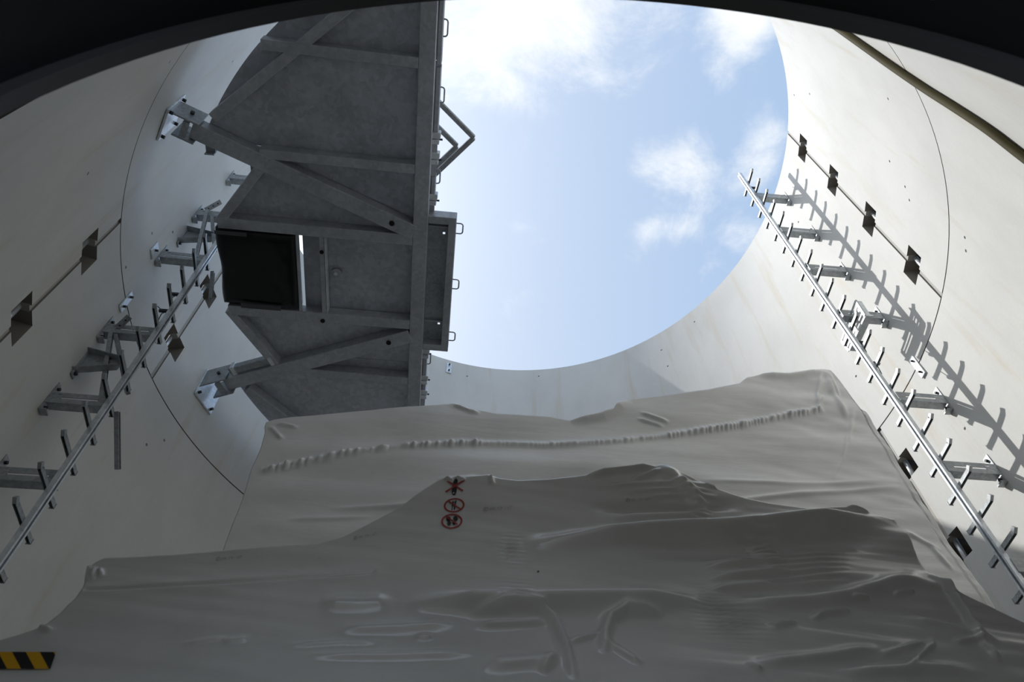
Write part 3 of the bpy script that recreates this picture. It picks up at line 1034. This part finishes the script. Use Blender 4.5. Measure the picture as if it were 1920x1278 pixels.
da = Vector((0.318, -0.28)).normalized(); db = Vector((0.323, 0.376)).normalized()
sq_frame((0.665, -1.45), 1.0, 1.25, da, db, 'outer_tube')
sq_frame((0.805, -1.36), 0.72, 0.97, da, db, 'inner_tube')

# ------------------------------------------------------------------ hanging cable on the right, near the doorway
pts = []
for th, z in ((136.5, ZT + 0.02), (135.6, 10.6), (134.2, 9.6), (132.9, 8.6), (131.7, 7.9), (131.0, 7.5), (130.4, 7.0), (130.25, 6.6), (129.9, 6.2), (128.9, 5.85), (127.6, 5.3), (126.5, 4.2), (126.0, 2.6), (125.8, 0.03)):
    pts.append(pol(th, z, 0.028))
fine = []
for i in range(len(pts) - 1):
    p0, p1, p2, p3 = pts[max(i - 1, 0)], pts[i], pts[i + 1], pts[min(i + 2, len(pts) - 1)]
    for k in range(6):
        t = k / 6
        fine.append(0.5 * ((2 * p1) + (p2 - p0) * t + (2 * p0 - 5 * p1 + 4 * p2 - p3) * t * t + (3 * p1 - p0 - 3 * p2 + p3) * t ** 3))
fine.append(pts[-1])
mb = MB(); mb.tube(fine, 0.026, 10)
a = math.radians(136.5); n = Vector((math.sin(a), math.cos(a), 0))
mb.tube([fine[0], fine[0] + n * 0.12 + Vector((0, 0, 0.04)), fine[0] + n * 0.35 + Vector((0, 0, 0.03)), fine[0] + n * 0.50 + Vector((0, 0, -0.2)), fine[0] + n * 0.5 + Vector((0, 0, -1.5))], 0.026, 10)
tag(mb.build('cable', M_CABLE, None, 0, pts[-1]), 'thick olive cable hanging down the sunlit wall at the upper right', 'cable')

# ------------------------------------------------------------------ wrapped equipment
def resample(poly, key, n):
    """poly of (e,z); parameterised by cumulative length (key='len') or by e."""
    P = np.array(poly, float)
    if key == 'len': s = np.concatenate([[0], np.cumsum(np.hypot(*np.diff(P, axis=0).T))])
    else: s = P[:, 0] - P[0, 0]
    s = s / s[-1]; t = np.linspace(0, 1, n)
    return np.stack([np.interp(t, s, P[:, 0]), np.interp(t, s, P[:, 1])], 1)


def seg_dist(X, Z, poly):
    D = np.full(X.shape, 1e9); T = np.zeros(X.shape)
    P = np.array(poly, float); L = np.hypot(*np.diff(P, axis=0).T); cum = np.concatenate([[0], np.cumsum(L)])
    for i in range(len(P) - 1):
        d = P[i + 1] - P[i]; l2 = d @ d
        t = np.clip(((X - P[i, 0]) * d[0] + (Z - P[i, 1]) * d[1]) / l2, 0, 1)
        dd = np.hypot(X - P[i, 0] - t * d[0], Z - P[i, 1] - t * d[1])
        m = dd < D
        D = np.where(m, dd, D); T = np.where(m, (cum[i] + t * L[i]) / cum[-1], T)
    return D, T


def vnoise(X, Z, sx, sz, seed):
    return np.array([noise.noise((x * sx, z * sz, seed)) for x, z in zip(X.ravel(), Z.ravel())]).reshape(X.shape)


def wrapped(name, label, v0, top_px, left_px, right_px, e_l, e_r, zb, zsplit, ns, nt, disp, depth, mat, flare):
    F = lambda q: face_hit(q[0], q[1], v0)
    def G_(q):                                     # side points lie on the part of the film that leans away
        v = v0
        for _ in range(12):
            e, z = face_hit(q[0], q[1], v); v = v0 + flare * max(e_l - e, e - e_r, 0)
        return e, z
    top = [F(q) for q in top_px]; left = [G_(q) for q in left_px]; right = [G_(q) for q in right_px]   # left/right listed top to bottom
    left = left + [(left[-1][0], zb)] if left[-1][1] > zb else left
    right = right + [(right[-1][0], zb)] if right[-1][1] > zb else right
    T = resample(top, 'e', ns)
    nlow = 40                                      # a few rows down to the floor, dense rows where the folds are

    def side(curve):
        P = np.array(curve[::-1], float); sl = np.concatenate([[0], np.cumsum(np.hypot(*np.diff(P, axis=0).T))]); sl /= sl[-1]
        f0 = float(np.interp(zsplit, P[:, 1], sl))
        q = np.concatenate([np.linspace(0, f0, nlow, endpoint=False), np.linspace(f0, 1, nt - nlow)])
        return np.stack([np.interp(q, sl, P[:, 0]), np.interp(q, sl, P[:, 1])], 1), q
    Lc, ql = side(left); Rc, qr = side(right)
    B = np.stack([np.linspace(Lc[0, 0], Rc[0, 0], ns), np.full(ns, zb)], 1)
    s = np.linspace(0, 1, ns)[None, :, None]; t = ((ql + qr) / 2)[:, None, None]
    G = (1 - t) * B[None] + t * T[None] + (1 - s) * Lc[:, None] + s * Rc[:, None] \
        - ((1 - s) * (1 - t) * B[0] + s * (1 - t) * B[-1] + (1 - s) * t * T[0] + s * t * T[-1])
    X, Z = G[..., 0], G[..., 1]
    d = disp(X, Z)
    back = flare * (np.maximum(e_l - X, 0) + np.maximum(X - e_r, 0))
    rr = 0.012                                     # the film rolls over the top edge
    dz = np.clip(T[:, 1][None, :] - Z, 0, rr)
    roll = rr - np.sqrt(np.maximum(rr * rr - (rr - dz) ** 2, 0))
    VV = v0 - d + back + roll
    # soften the top edge so the film rolls over
    verts = []
    for j in range(nt):
        for i in range(ns):
            verts.append(ev(X[j, i], VV[j, i], Z[j, i]))
    faces = []
    for j in range(nt - 1):
        for i in range(ns - 1):
            a = j * ns + i; faces.append((a, a + 1, a + ns + 1, a + ns))
    mb = MB(); mb.add(verts, faces, True)
    # skirt: left side bottom->top, along the top, right side top->bottom, going back
    loop = [j * ns for j in range(nt)] + [(nt - 1) * ns + i for i in range(1, ns)] + [j * ns + ns - 1 for j in range(nt - 2, -1, -1)]
    prev = loop
    cxm = (e_l + e_r) / 2
    zt = float(np.max(T[:, 1]))
    for db, drop, pull in ((0.012, 0.006, 0.004), (0.04, 0.02, 0.012), (0.12, 0.045, 0.02), (depth * 0.5, 0.07, 0.03), (depth, 0.09, 0.04)):
        row = []
        for k, idx in enumerate(loop):
            j, i = divmod(idx, ns)
            x, z, vv = X[j, i], Z[j, i], VV[j, i]
            top_w = 1.0 if j == nt - 1 else 0.0
            sgn = 0 if 0 < i < ns - 1 else (1 if i == 0 else -1)
            # far back the film settles onto the square block inside
            k2 = min(1.0, db / depth)
            xe = x
            if x < e_l: xe = x + (e_l - x) * k2
            if x > e_r: xe = x + (e_r - x) * k2
            vb = vv
            row.append(len(mb.v))
            mb.v.append(tuple(ev(xe + sgn * pull, vb + (v0 + depth - vb) * k2 if db > 0.2 else vb + db, z - drop * top_w)))
        for k in range(len(loop) - 1):
            mb.f.append((prev[k], prev[k + 1], row[k + 1], row[k])); mb.smooth.append(True)
        prev = row
    mb.f.append(tuple(prev)); mb.smooth.append(False)
    loc = ev(cxm, v0 + depth / 2, 0.0)
    root = thing(name, loc, label, 'wrapped equipment')
    o = mb.build('wrap_film', mat, root)
    bm = bmesh.new(); bm.from_mesh(o.data); bmesh.ops.recalc_face_normals(bm, faces=bm.faces); bm.to_mesh(o.data); bm.free()
    # the block inside that carries the film down to the floor
    bvh = BVHTree.FromPolygons([Vector(p) for p in mb.v[:ns * nt]], [fc for fc in faces])
    return root, o, bvh


VF, VBK = 1.5 - CEN.dot(V_), 2.6 - CEN.dot(V_)


def front_disp(X, Z):
    D = np.zeros(X.shape)
    F = lambda q: face_hit(q[0], q[1], VF)
    ridges = [
        ([(980, 1022), (1200, 1001), (1450, 984), (1675, 965)], 0.030, 0.024), ([(1180, 1030), (1400, 1020), (1700, 1000)], -0.010, 0.03),
        ([(760, 1140), (1000, 1146), (1150, 1139), (1330, 1132)], 0.030, 0.022), ([(1330, 1132), (1420, 1140), (1560, 1128), (1735, 1086)], 0.016, 0.018),
        ([(1325, 1085), (1420, 1079), (1480, 1075)], 0.010, 0.009), ([(1320, 1062), (1430, 1058), (1470, 1052)], 0.008, 0.008),
        ([(1325, 1108), (1400, 1103), (1450, 1100)], 0.010, 0.009), ([(1400, 1035), (1460, 1032)], 0.007, 0.006), ([(1405, 1020), (1455, 1016)], 0.006, 0.006),
        ([(880, 1166), (960, 1158), (1010, 1162), (1035, 1180), (1045, 1205), (1062, 1250), (1075, 1290)], 0.022, 0.010),
        ([(890, 1186), (960, 1184), (1028, 1181)], 0.010, 0.008), ([(1240, 1160), (1170, 1158), (1140, 1172), (1130, 1200), (1128, 1240)], 0.018, 0.011),
        ([(1060, 1220), (1125, 1200)], 0.008, 0.007), ([(1130, 1215), (1200, 1260)], 0.007, 0.007), ([(1040, 1240), (1010, 1278)], 0.008, 0.01),
        ([(620, 1194), (760, 1184), (860, 1180)], 0.006, 0.014), ([(600, 1140), (740, 1136)], 0.008, 0.02), ([(540, 1227), (640, 1218), (720, 1216)], 0.003, 0.006),
        ([(780, 1205), (810, 1206)], 0.004, 0.006), ([(560, 1248), (900, 1236)], 0.005, 0.010), ([(900, 1262), (1050, 1250)], 0.010, 0.015),
        ([(1430, 1178), (1450, 1185), (1490, 1175)], 0.010, 0.006), ([(1515, 1168), (1545, 1156), (1590, 1150)], 0.010, 0.006),
        ([(1590, 1132), (1625, 1130)], 0.008, 0.005), ([(1670, 1122), (1710, 1116)], 0.008, 0.005),
        ([(1738, 1082), (1765, 1105), (1800, 1150), (1830, 1190), (1865, 1210)], 0.014, 0.010), ([(1700, 1165), (1760, 1180), (1830, 1200)], 0.010, 0.010),
        ([(1690, 1265), (1740, 1220), (1745, 1200)], 0.008, 0.006), ([(1640, 1240), (1735, 1212)], 0.008, 0.006), ([(1810, 1180), (1870, 1250)], 0.010, 0.010),
        ([(1780, 1210), (1840, 1205)], 0.007, 0.006), ([(1400, 1262), (1560, 1240), (1650, 1225)], 0.012, 0.014), ([(1390, 1262), (1420, 1275)], 0.008, 0.006),
        ([(1560, 1275), (1720, 1262), (1830, 1268)], 0.012, 0.014), ([(1320, 905), (1345, 912)], 0.005, 0.005), ([(1100, 892), (1170, 884), (1230, 875)], 0.012, 0.008),
        ([(1180, 905), (1240, 880)], 0.008, 0.007), ([(1240, 870), (1300, 930), (1330, 960)], 0.012, 0.02), ([(920, 892), (922, 912)], 0.008, 0.006),
        ([(835, 895), (850, 906)], 0.006, 0.004), ([(853, 895), (872, 902)], 0.005, 0.004), ([(1590, 940), (1640, 955)], 0.006, 0.006),
        ([(1100, 950), (1300, 945), (1400, 942)], -0.010, 0.016), ([(1150, 970), (1330, 962)], 0.008, 0.014),
        ([(170, 1066), (166, 1100)], 0.008, 0.004), ([(180, 1068), (176, 1098)], 0.008, 0.004), ([(190, 1070), (192, 1090)], 0.007, 0.004),
        ([(80, 1195), (105, 1200)], 0.008, 0.006), ([(420, 1220), (470, 1215)], 0.003, 0.008), ([(350, 1225), (430, 1212)], 0.003, 0.006)]
    for i in range(6):
        y = 1050 + 12 * i
        ridges.append(([(1318, y), (1380, y - 2), (1470, y - 7), (1590, y - 16)], 0.0085, 0.007))
    for i in range(6):
        y = 998 + 8.5 * i
        ridges.append(([(1402, y), (1430, y - 1), (1462, y - 3)], 0.005, 0.0045))
    for i in range(4):
        ridges.append(([(1120 + 40 * i, 912 + 11 * i), (1240, 908 + 11 * i), (1330 + 10 * i, 905 + 12 * i)], 0.006, 0.008))
    for poly, amp, w in ridges:
        P = [F(q) for q in poly]
        d, t = seg_dist(X, Z, P)
        fade = np.minimum(1, 4.5 * np.minimum(t, 1 - t) + 0.04)
        D += 1.7 * amp * fade * np.exp(-(d / w) ** 2)
    # crease (seam) across the left half
    d, t = seg_dist(X, Z, [F(q) for q in ((165, 1116), (320, 1106), (480, 1097), (700, 1078))])
    D += -0.006 * np.exp(-(d / 0.004) ** 2) + 0.004 * np.exp(-((d) / 0.02) ** 2)
    # stacked pinch wrinkles
    for cx, cy, rx, ry, lam, amp in ((960, 1030, 14, 20, 8, 0.003), (968, 1140, 22, 24, 8, 0.004), (1345, 1150, 30, 34, 8, 0.0045), (1430, 1032, 26, 34, 11, 0.005),
                                     (1365, 1178, 30, 22, 7, 0.004), (1310, 955, 14, 22, 8, 0.003), (1385, 1170, 40, 20, 9, 0.004)):
        e, z = F((cx, cy)); e1, _ = F((cx + rx, cy)); _, z1 = F((cx, cy - ry)); _, z2 = F((cx, cy - lam))
        D += 1.6 * amp * np.exp(-((X - e) / (e1 - e)) ** 2 - ((Z - z) / (z1 - z)) ** 2) * np.sin(2 * np.pi * (Z - z) / (z2 - z) + 2 * X)
    right = np.clip((X + 0.45) / 1.3, 0.15, 1)
    vis = Z > 2.3
    N = vnoise(X, Z + 0.09 * X, 0.8, 13, 3.3) * 0.034 + vnoise(X, Z + 0.09 * X, 1.3, 34, 8.1) * 0.008
    D += N * right
    D += vnoise(X, Z, 2.2, 3.0, 5.7) * 0.014
    low = np.clip((2.72 - Z) / 0.2, 0, 1)
    D += low * np.clip((X + 0.5) / 0.8, 0.15, 1) * vnoise(X + 0.6 * Z, Z, 5, 12, 1.9) * 0.011
    # the film hangs from the upper rail: lean back a little towards the top
    D += np.clip(2.9 - Z, 0, 0.6) * 0.10
    return D


front, front_film, front_bvh = wrapped(
    'wrapped_unit', 'front equipment unit wrapped in creased white film bearing red prohibition pictograms', VF,
    [(205, 1045), (420, 1030), (600, 1015), (645, 1002), (690, 980), (760, 940), (820, 900), (838, 892), (870, 891), (918, 887), (935, 893), (970, 897), (1030, 895),
     (1100, 888), (1150, 876), (1240, 868), (1262, 873), (1300, 890), (1350, 910), (1400, 925), (1450, 934), (1520, 941), (1580, 939), (1603, 938), (1635, 955), (1680, 962)],
    [(205, 1045), (182, 1058), (168, 1070), (163, 1090), (160, 1112), (145, 1135), (118, 1165), (85, 1193), (40, 1212), (0, 1225), (-120, 1262)],
    [(1680, 962), (1700, 1000), (1740, 1080), (1790, 1118), (1860, 1148), (1920, 1172), (2060, 1235)],
    face_hit(205, 1045, VF)[0], face_hit(1735, 1075, VF)[0], 0.01, 2.36, 460, 340, front_disp, 0.85, M_FILM, 0.0)


def back_disp(X, Z):
    D = np.zeros(X.shape)
    F = lambda q: face_hit(q[0], q[1], VBK)
    seam = [(500, 888), (560, 873), (640, 855), (760, 836), (880, 828), (1020, 832), (1140, 826), (1260, 812), (1380, 797), (1480, 778), (1535, 770)]
    d, t = seg_dist(X, Z, [F(q) for q in seam])
    crim = 0.35 + 1.0 * np.abs(vnoise(X, Z * 0, 34, 0, 2.2)) * np.where((t < 0.35) | (t > 0.68), 1.6, 0.5)
    D += 0.024 * crim * np.exp(-(d / 0.019) ** 2)
    ridges = [([(1420, 702), (1480, 705), (1550, 695)], 0.02, 0.03), ([(1550, 695), (1560, 730), (1590, 790)], 0.015, 0.02), ([(1540, 695), (1530, 760)], 0.012, 0.012),
              ([(1555, 700), (1575, 745)], 0.012, 0.010), ([(1545, 740), (1530, 775)], 0.012, 0.01), ([(1600, 770), (1590, 830)], 0.010, 0.01),
              ([(1180, 748), (1130, 775), (1070, 785)], 0.02, 0.03), ([(1200, 772), (1255, 790)], 0.012, 0.010), ([(1195, 782), (1245, 797)], 0.010, 0.008),
              ([(520, 795), (560, 805)], 0.012, 0.01), ([(505, 800), (530, 830)], 0.012, 0.012), ([(850, 755), (880, 768), (900, 772)], 0.014, 0.012),
              ([(1240, 960), (1500, 930), (1700, 915)], 0.010, 0.014), ([(1300, 905), (1480, 912), (1650, 905)], 0.006, 0.012), ([(820, 905), (900, 900)], 0.008, 0.012),
              ([(620, 960), (760, 955), (900, 970)], 0.010, 0.014), ([(1690, 1000), (1760, 1040)], 0.012, 0.014), ([(1740, 1030), (1780, 1080)], 0.012, 0.012),
              ([(1560, 900), (1580, 860), (1590, 800)], 0.006, 0.006), ([(540, 985), (700, 975)], 0.008, 0.012)]
    for poly, amp, w in ridges:
        d, t = seg_dist(X, Z, [F(q) for q in poly])
        fade = np.minimum(1, 4.5 * np.minimum(t, 1 - t) + 0.04)
        D += amp * fade * np.exp(-(d / w) ** 2)
    D += vnoise(X, Z, 1.1, 6, 4.4) * 0.016 + vnoise(X, Z, 2.5, 2.5, 9.9) * 0.014
    D += np.clip(X - 0.5, 0, 1) * vnoise(X + Z, Z, 5, 14, 6.1) * 0.007
    D += np.clip(4.6 - Z, 0, 0.9) * 0.05
    return D


back, back_film, back_bvh = wrapped(
    'wrapped_unit', 'tall rear equipment unit wrapped in white film with a crinkled seam, behind the front one', VBK,
    [(500, 790), (515, 785), (545, 780), (620, 774), (700, 768), (765, 760), (820, 755), (850, 751), (880, 759), (930, 770), (985, 774), (1030, 776), (1070, 782), (1110, 774),
     (1150, 766), (1158, 752), (1185, 744), (1260, 737), (1330, 730), (1385, 718), (1400, 706), (1430, 700), (1500, 697), (1540, 690), (1556, 692), (1575, 712), (1610, 765), (1622, 772)],
    [(500, 790), (496, 802), (497, 815), (490, 845), (472, 885), (462, 925), (445, 975), (425, 1032), (405, 1100)],
    [(1622, 772), (1645, 805), (1700, 895), (1760, 995), (1832, 1114), (1900, 1230)],
    face_hit(500, 790, VBK)[0], face_hit(1640, 800, VBK)[0], 0.01, 3.0, 640, 280, back_disp, 1.5, M_FILM2, 0.0)


# ---- prints on the front film
EYE = Vector((0, 0, CAM_Z))


def on_film(px, py, bvh, lift=0.0025):
    d = ray(px, py).normalized()
    h = bvh.ray_cast(EYE, d)
    if h[0] is None:
        e, z = face_hit(px, py, VF); return ev(e, VF, z)
    n = h[1] if h[1].dot(d) < 0 else -h[1]
    return h[0] + n * lift


def decal(mb, poly_px, bvh, lift=0.0025, sub=10):
    P = [Vector(p) for p in poly_px]
    c = sum(P, Vector((0, 0))) / len(P)
    n = len(P); v = []; f = []
    K = 3
    v.append(on_film(c.x, c.y, bvh, lift))
    for k in range(1, K + 1):
        for p in P:
            q = c.lerp(p, k / K); v.append(on_film(q.x, q.y, bvh, lift))
    for i in range(n):
        j = (i + 1) % n
        f.append((0, 1 + i, 1 + j))
        for k in range(K - 1):
            f.append((1 + k * n + i, 1 + (k + 1) * n + i, 1 + (k + 1) * n + j, 1 + k * n + j))
    mb.add(v, f)


def stroke(mb, a, b, w, bvh, lift=0.0025, n=8):
    A, B = Vector(a), Vector(b); d = (B - A); s = Vector((-d.y, d.x)).normalized() * w / 2
    v = []; f = []
    for i in range(n + 1):
        c = A + d * i / n
        for k in (-1, 1):
            q = c + s * k; v.append(on_film(q[0], q[1], bvh, lift))
    for i in range(n): f.append((2 * i, 2 * i + 1, 2 * i + 3, 2 * i + 2))
    mb.add(v, f)


def ring_px(mb, c, rx, ry, rot, w, bvh, lift=0.0025, n=40):
    v = []; f = []
    for i in range(n):
        a = 2 * math.pi * i / n
        for k in (1.0, 1 - w / rx):
            x, y = rx * k * math.cos(a), ry * (k if k == 1.0 else 1 - w / rx * 1.05) * math.sin(a)
            X = c[0] + x * math.cos(rot) - y * math.sin(rot); Y = c[1] + x * math.sin(rot) + y * math.cos(rot)
            v.append(on_film(X, Y, bvh, lift))
    for i in range(n):
        j = (i + 1) % n; f.append((2 * i, 2 * j, 2 * j + 1, 2 * i + 1))
    mb.add(v, f)


def oval(c, rx, ry, rot=0, n=14):
    return [(c[0] + rx * math.cos(a) * math.cos(rot) - ry * math.sin(a) * math.sin(rot), c[1] + rx * math.cos(a) * math.sin(rot) + ry * math.sin(a) * math.cos(rot))
            for a in [2 * math.pi * i / n for i in range(n)]]


B_ = front_bvh
# red cross over a dark handset
mb = MB(); decal(mb, [(849, 905), (852, 899), (856, 897), (858.5, 901), (857.5, 910), (855.5, 924), (853, 928.5), (848.5, 928), (846.5, 923)], B_, 0.002)
pic = mb.build('print_pictogram', M_BLACK, front); pic['label'] = 'black handset shape under a red cross'
mb = MB(); decal(mb, oval((850.5, 925.2), 1.6, 1.3), B_, 0.003); mb.build('print_dot', M_FILM, pic)
mb = MB(); stroke(mb, (838.5, 902.5), (868, 921.5), 3.0, B_, 0.0035); stroke(mb, (870.5, 901), (835.5, 923.5), 3.0, B_, 0.0036)
mb.build('print_cross', M_RED, pic)
# no standing figure
mb = MB(); ring_px(mb, (851.5, 947.8), 19.5, 13.2, -0.14, 3.2, B_)
r1 = mb.build('print_ring', M_RED, front); r1['label'] = 'upper red prohibition ring with a small figure'
mb = MB()
for a, b, w in (((849.5, 940), (848, 948), 2.0), ((855, 938.5), (853.5, 947), 2.0), ((848, 943), (855.5, 941), 1.6), ((848.5, 947), (847, 957.5), 1.5), ((853, 946), (851.5, 956.5), 2.2), ((847, 949), (853.5, 948), 1.4)):
    stroke(mb, a, b, w, B_, 0.003)
mb.build('print_figure', M_BLACK, r1)
mb = MB(); stroke(mb, (840.5, 940.5), (863, 955.5), 2.6, B_, 0.0042); mb.build('print_slash', M_RED, r1)
# no stepping
mb = MB(); ring_px(mb, (847, 977.8), 20, 14, -0.10, 3.4, B_)
r2 = mb.build('print_ring', M_RED, front); r2['label'] = 'lower red prohibition ring with two black shoe soles'
mb = MB(); decal(mb, oval((840.8, 974.2), 4.4, 5.0, 0.3), B_, 0.003); decal(mb, oval((842, 982.3), 3.6, 3.8, 0.3), B_, 0.003)
decal(mb, oval((854, 973.2), 4.6, 5.0, -0.2), B_, 0.003); decal(mb, oval((851, 981.5), 3.2, 3.6, -0.2), B_, 0.003)
mb.build('print_soles', M_BLACK, r2)
mb = MB(); stroke(mb, (836.5, 970.5), (857.5, 985), 2.6, B_, 0.0045); mb.build('print_slash', M_RED, r2)
# faint stamped marks, unreadable
def stamp(x, y, k, tilt):
    mb = MB()
    S = lambda a, b: stroke(mb, (x + a[0] * k, y + a[1] * k + a[0] * k * tilt), (x + b[0] * k, y + b[1] * k + b[0] * k * tilt), 0.75, B_, 0.002, 2)
    for i in range(8):
        a0, a1 = 2 * math.pi * i / 8, 2 * math.pi * (i + 1) / 8
        S((6 + 5 * math.cos(a0), 4 * math.sin(a0)), (6 + 5 * math.cos(a1), 4 * math.sin(a1)))
    S((2, 3), (9, -3)); S((4, 3), (6, -5))
    for gx, segs in ((14, (((0, 0), (2, 3)), ((2, 3), (4, 0)), ((4, 0), (2, -2)), ((2, -2), (0, 0)))), (20, (((0, -3), (0, 3)), ((0, 0), (4, -2)), ((1, 0), (4, 3)))),
                     (31, (((0, 3), (0, -2)), ((0, -2), (3, -3)))), (36, (((0, -3), (0, 3)), ((0, -3), (3, -1)), ((3, -1), (0, 1)))), (42, (((0, 0), (3, 0)),)),
                     (48, (((0, -2), (2, 3)), ((2, 3), (4, -2)))), (54, (((0, 3), (0, -3)), ((0, -3), (4, -3)), ((4, -3), (3, 0))))):
        for a, b in segs: S((gx + a[0], a[1]), (gx + b[0], b[1]))
    mb.build('print_stamp', M_PENCIL, front)


stamp(905, 955, 0.95, -0.06); stamp(1172, 938, 0.8, -0.06); stamp(404, 1049, 0.85, -0.08); stamp(662, 1010, 0.75, -0.2)
mb = MB(); decal(mb, oval((1009, 1072), 1.8, 1.6), B_); mb.build('print_dot', M_BLACK, front)

# hazard tape at the lower left of the front film
mb = MB(); v = []; f = []; uvs = []
NX = 26
for i in range(NX + 1):
    for j in range(3):
        t = j / 2; sl = i / NX
        x = -60 + (166 - 11 * t) * sl; y = 1224 + 32 * t
        v.append(on_film(x, y, B_, 0.004)); uvs.append((x + 0.0, t))
for i in range(NX):
    for j in range(2): f.append((3 * i + j, 3 * i + 3 + j, 3 * i + 4 + j, 3 * i + 1 + j))
mb.add(v, f)
tape = mb.build('hazard_tape', M_TAPE, front); tape['label'] = 'black and yellow striped tape'
ul = tape.data.uv_layers.new(name='UVMap')
PER = 52.0
for lp in tape.data.loops:
    x, t = uvs[lp.vertex_index]
    # bands slant to the right going down
    ul.data[lp.index].uv = (((x - 36 - 17 * t) / PER) * (2 * math.pi) / 20.0 * 1.0, 0)
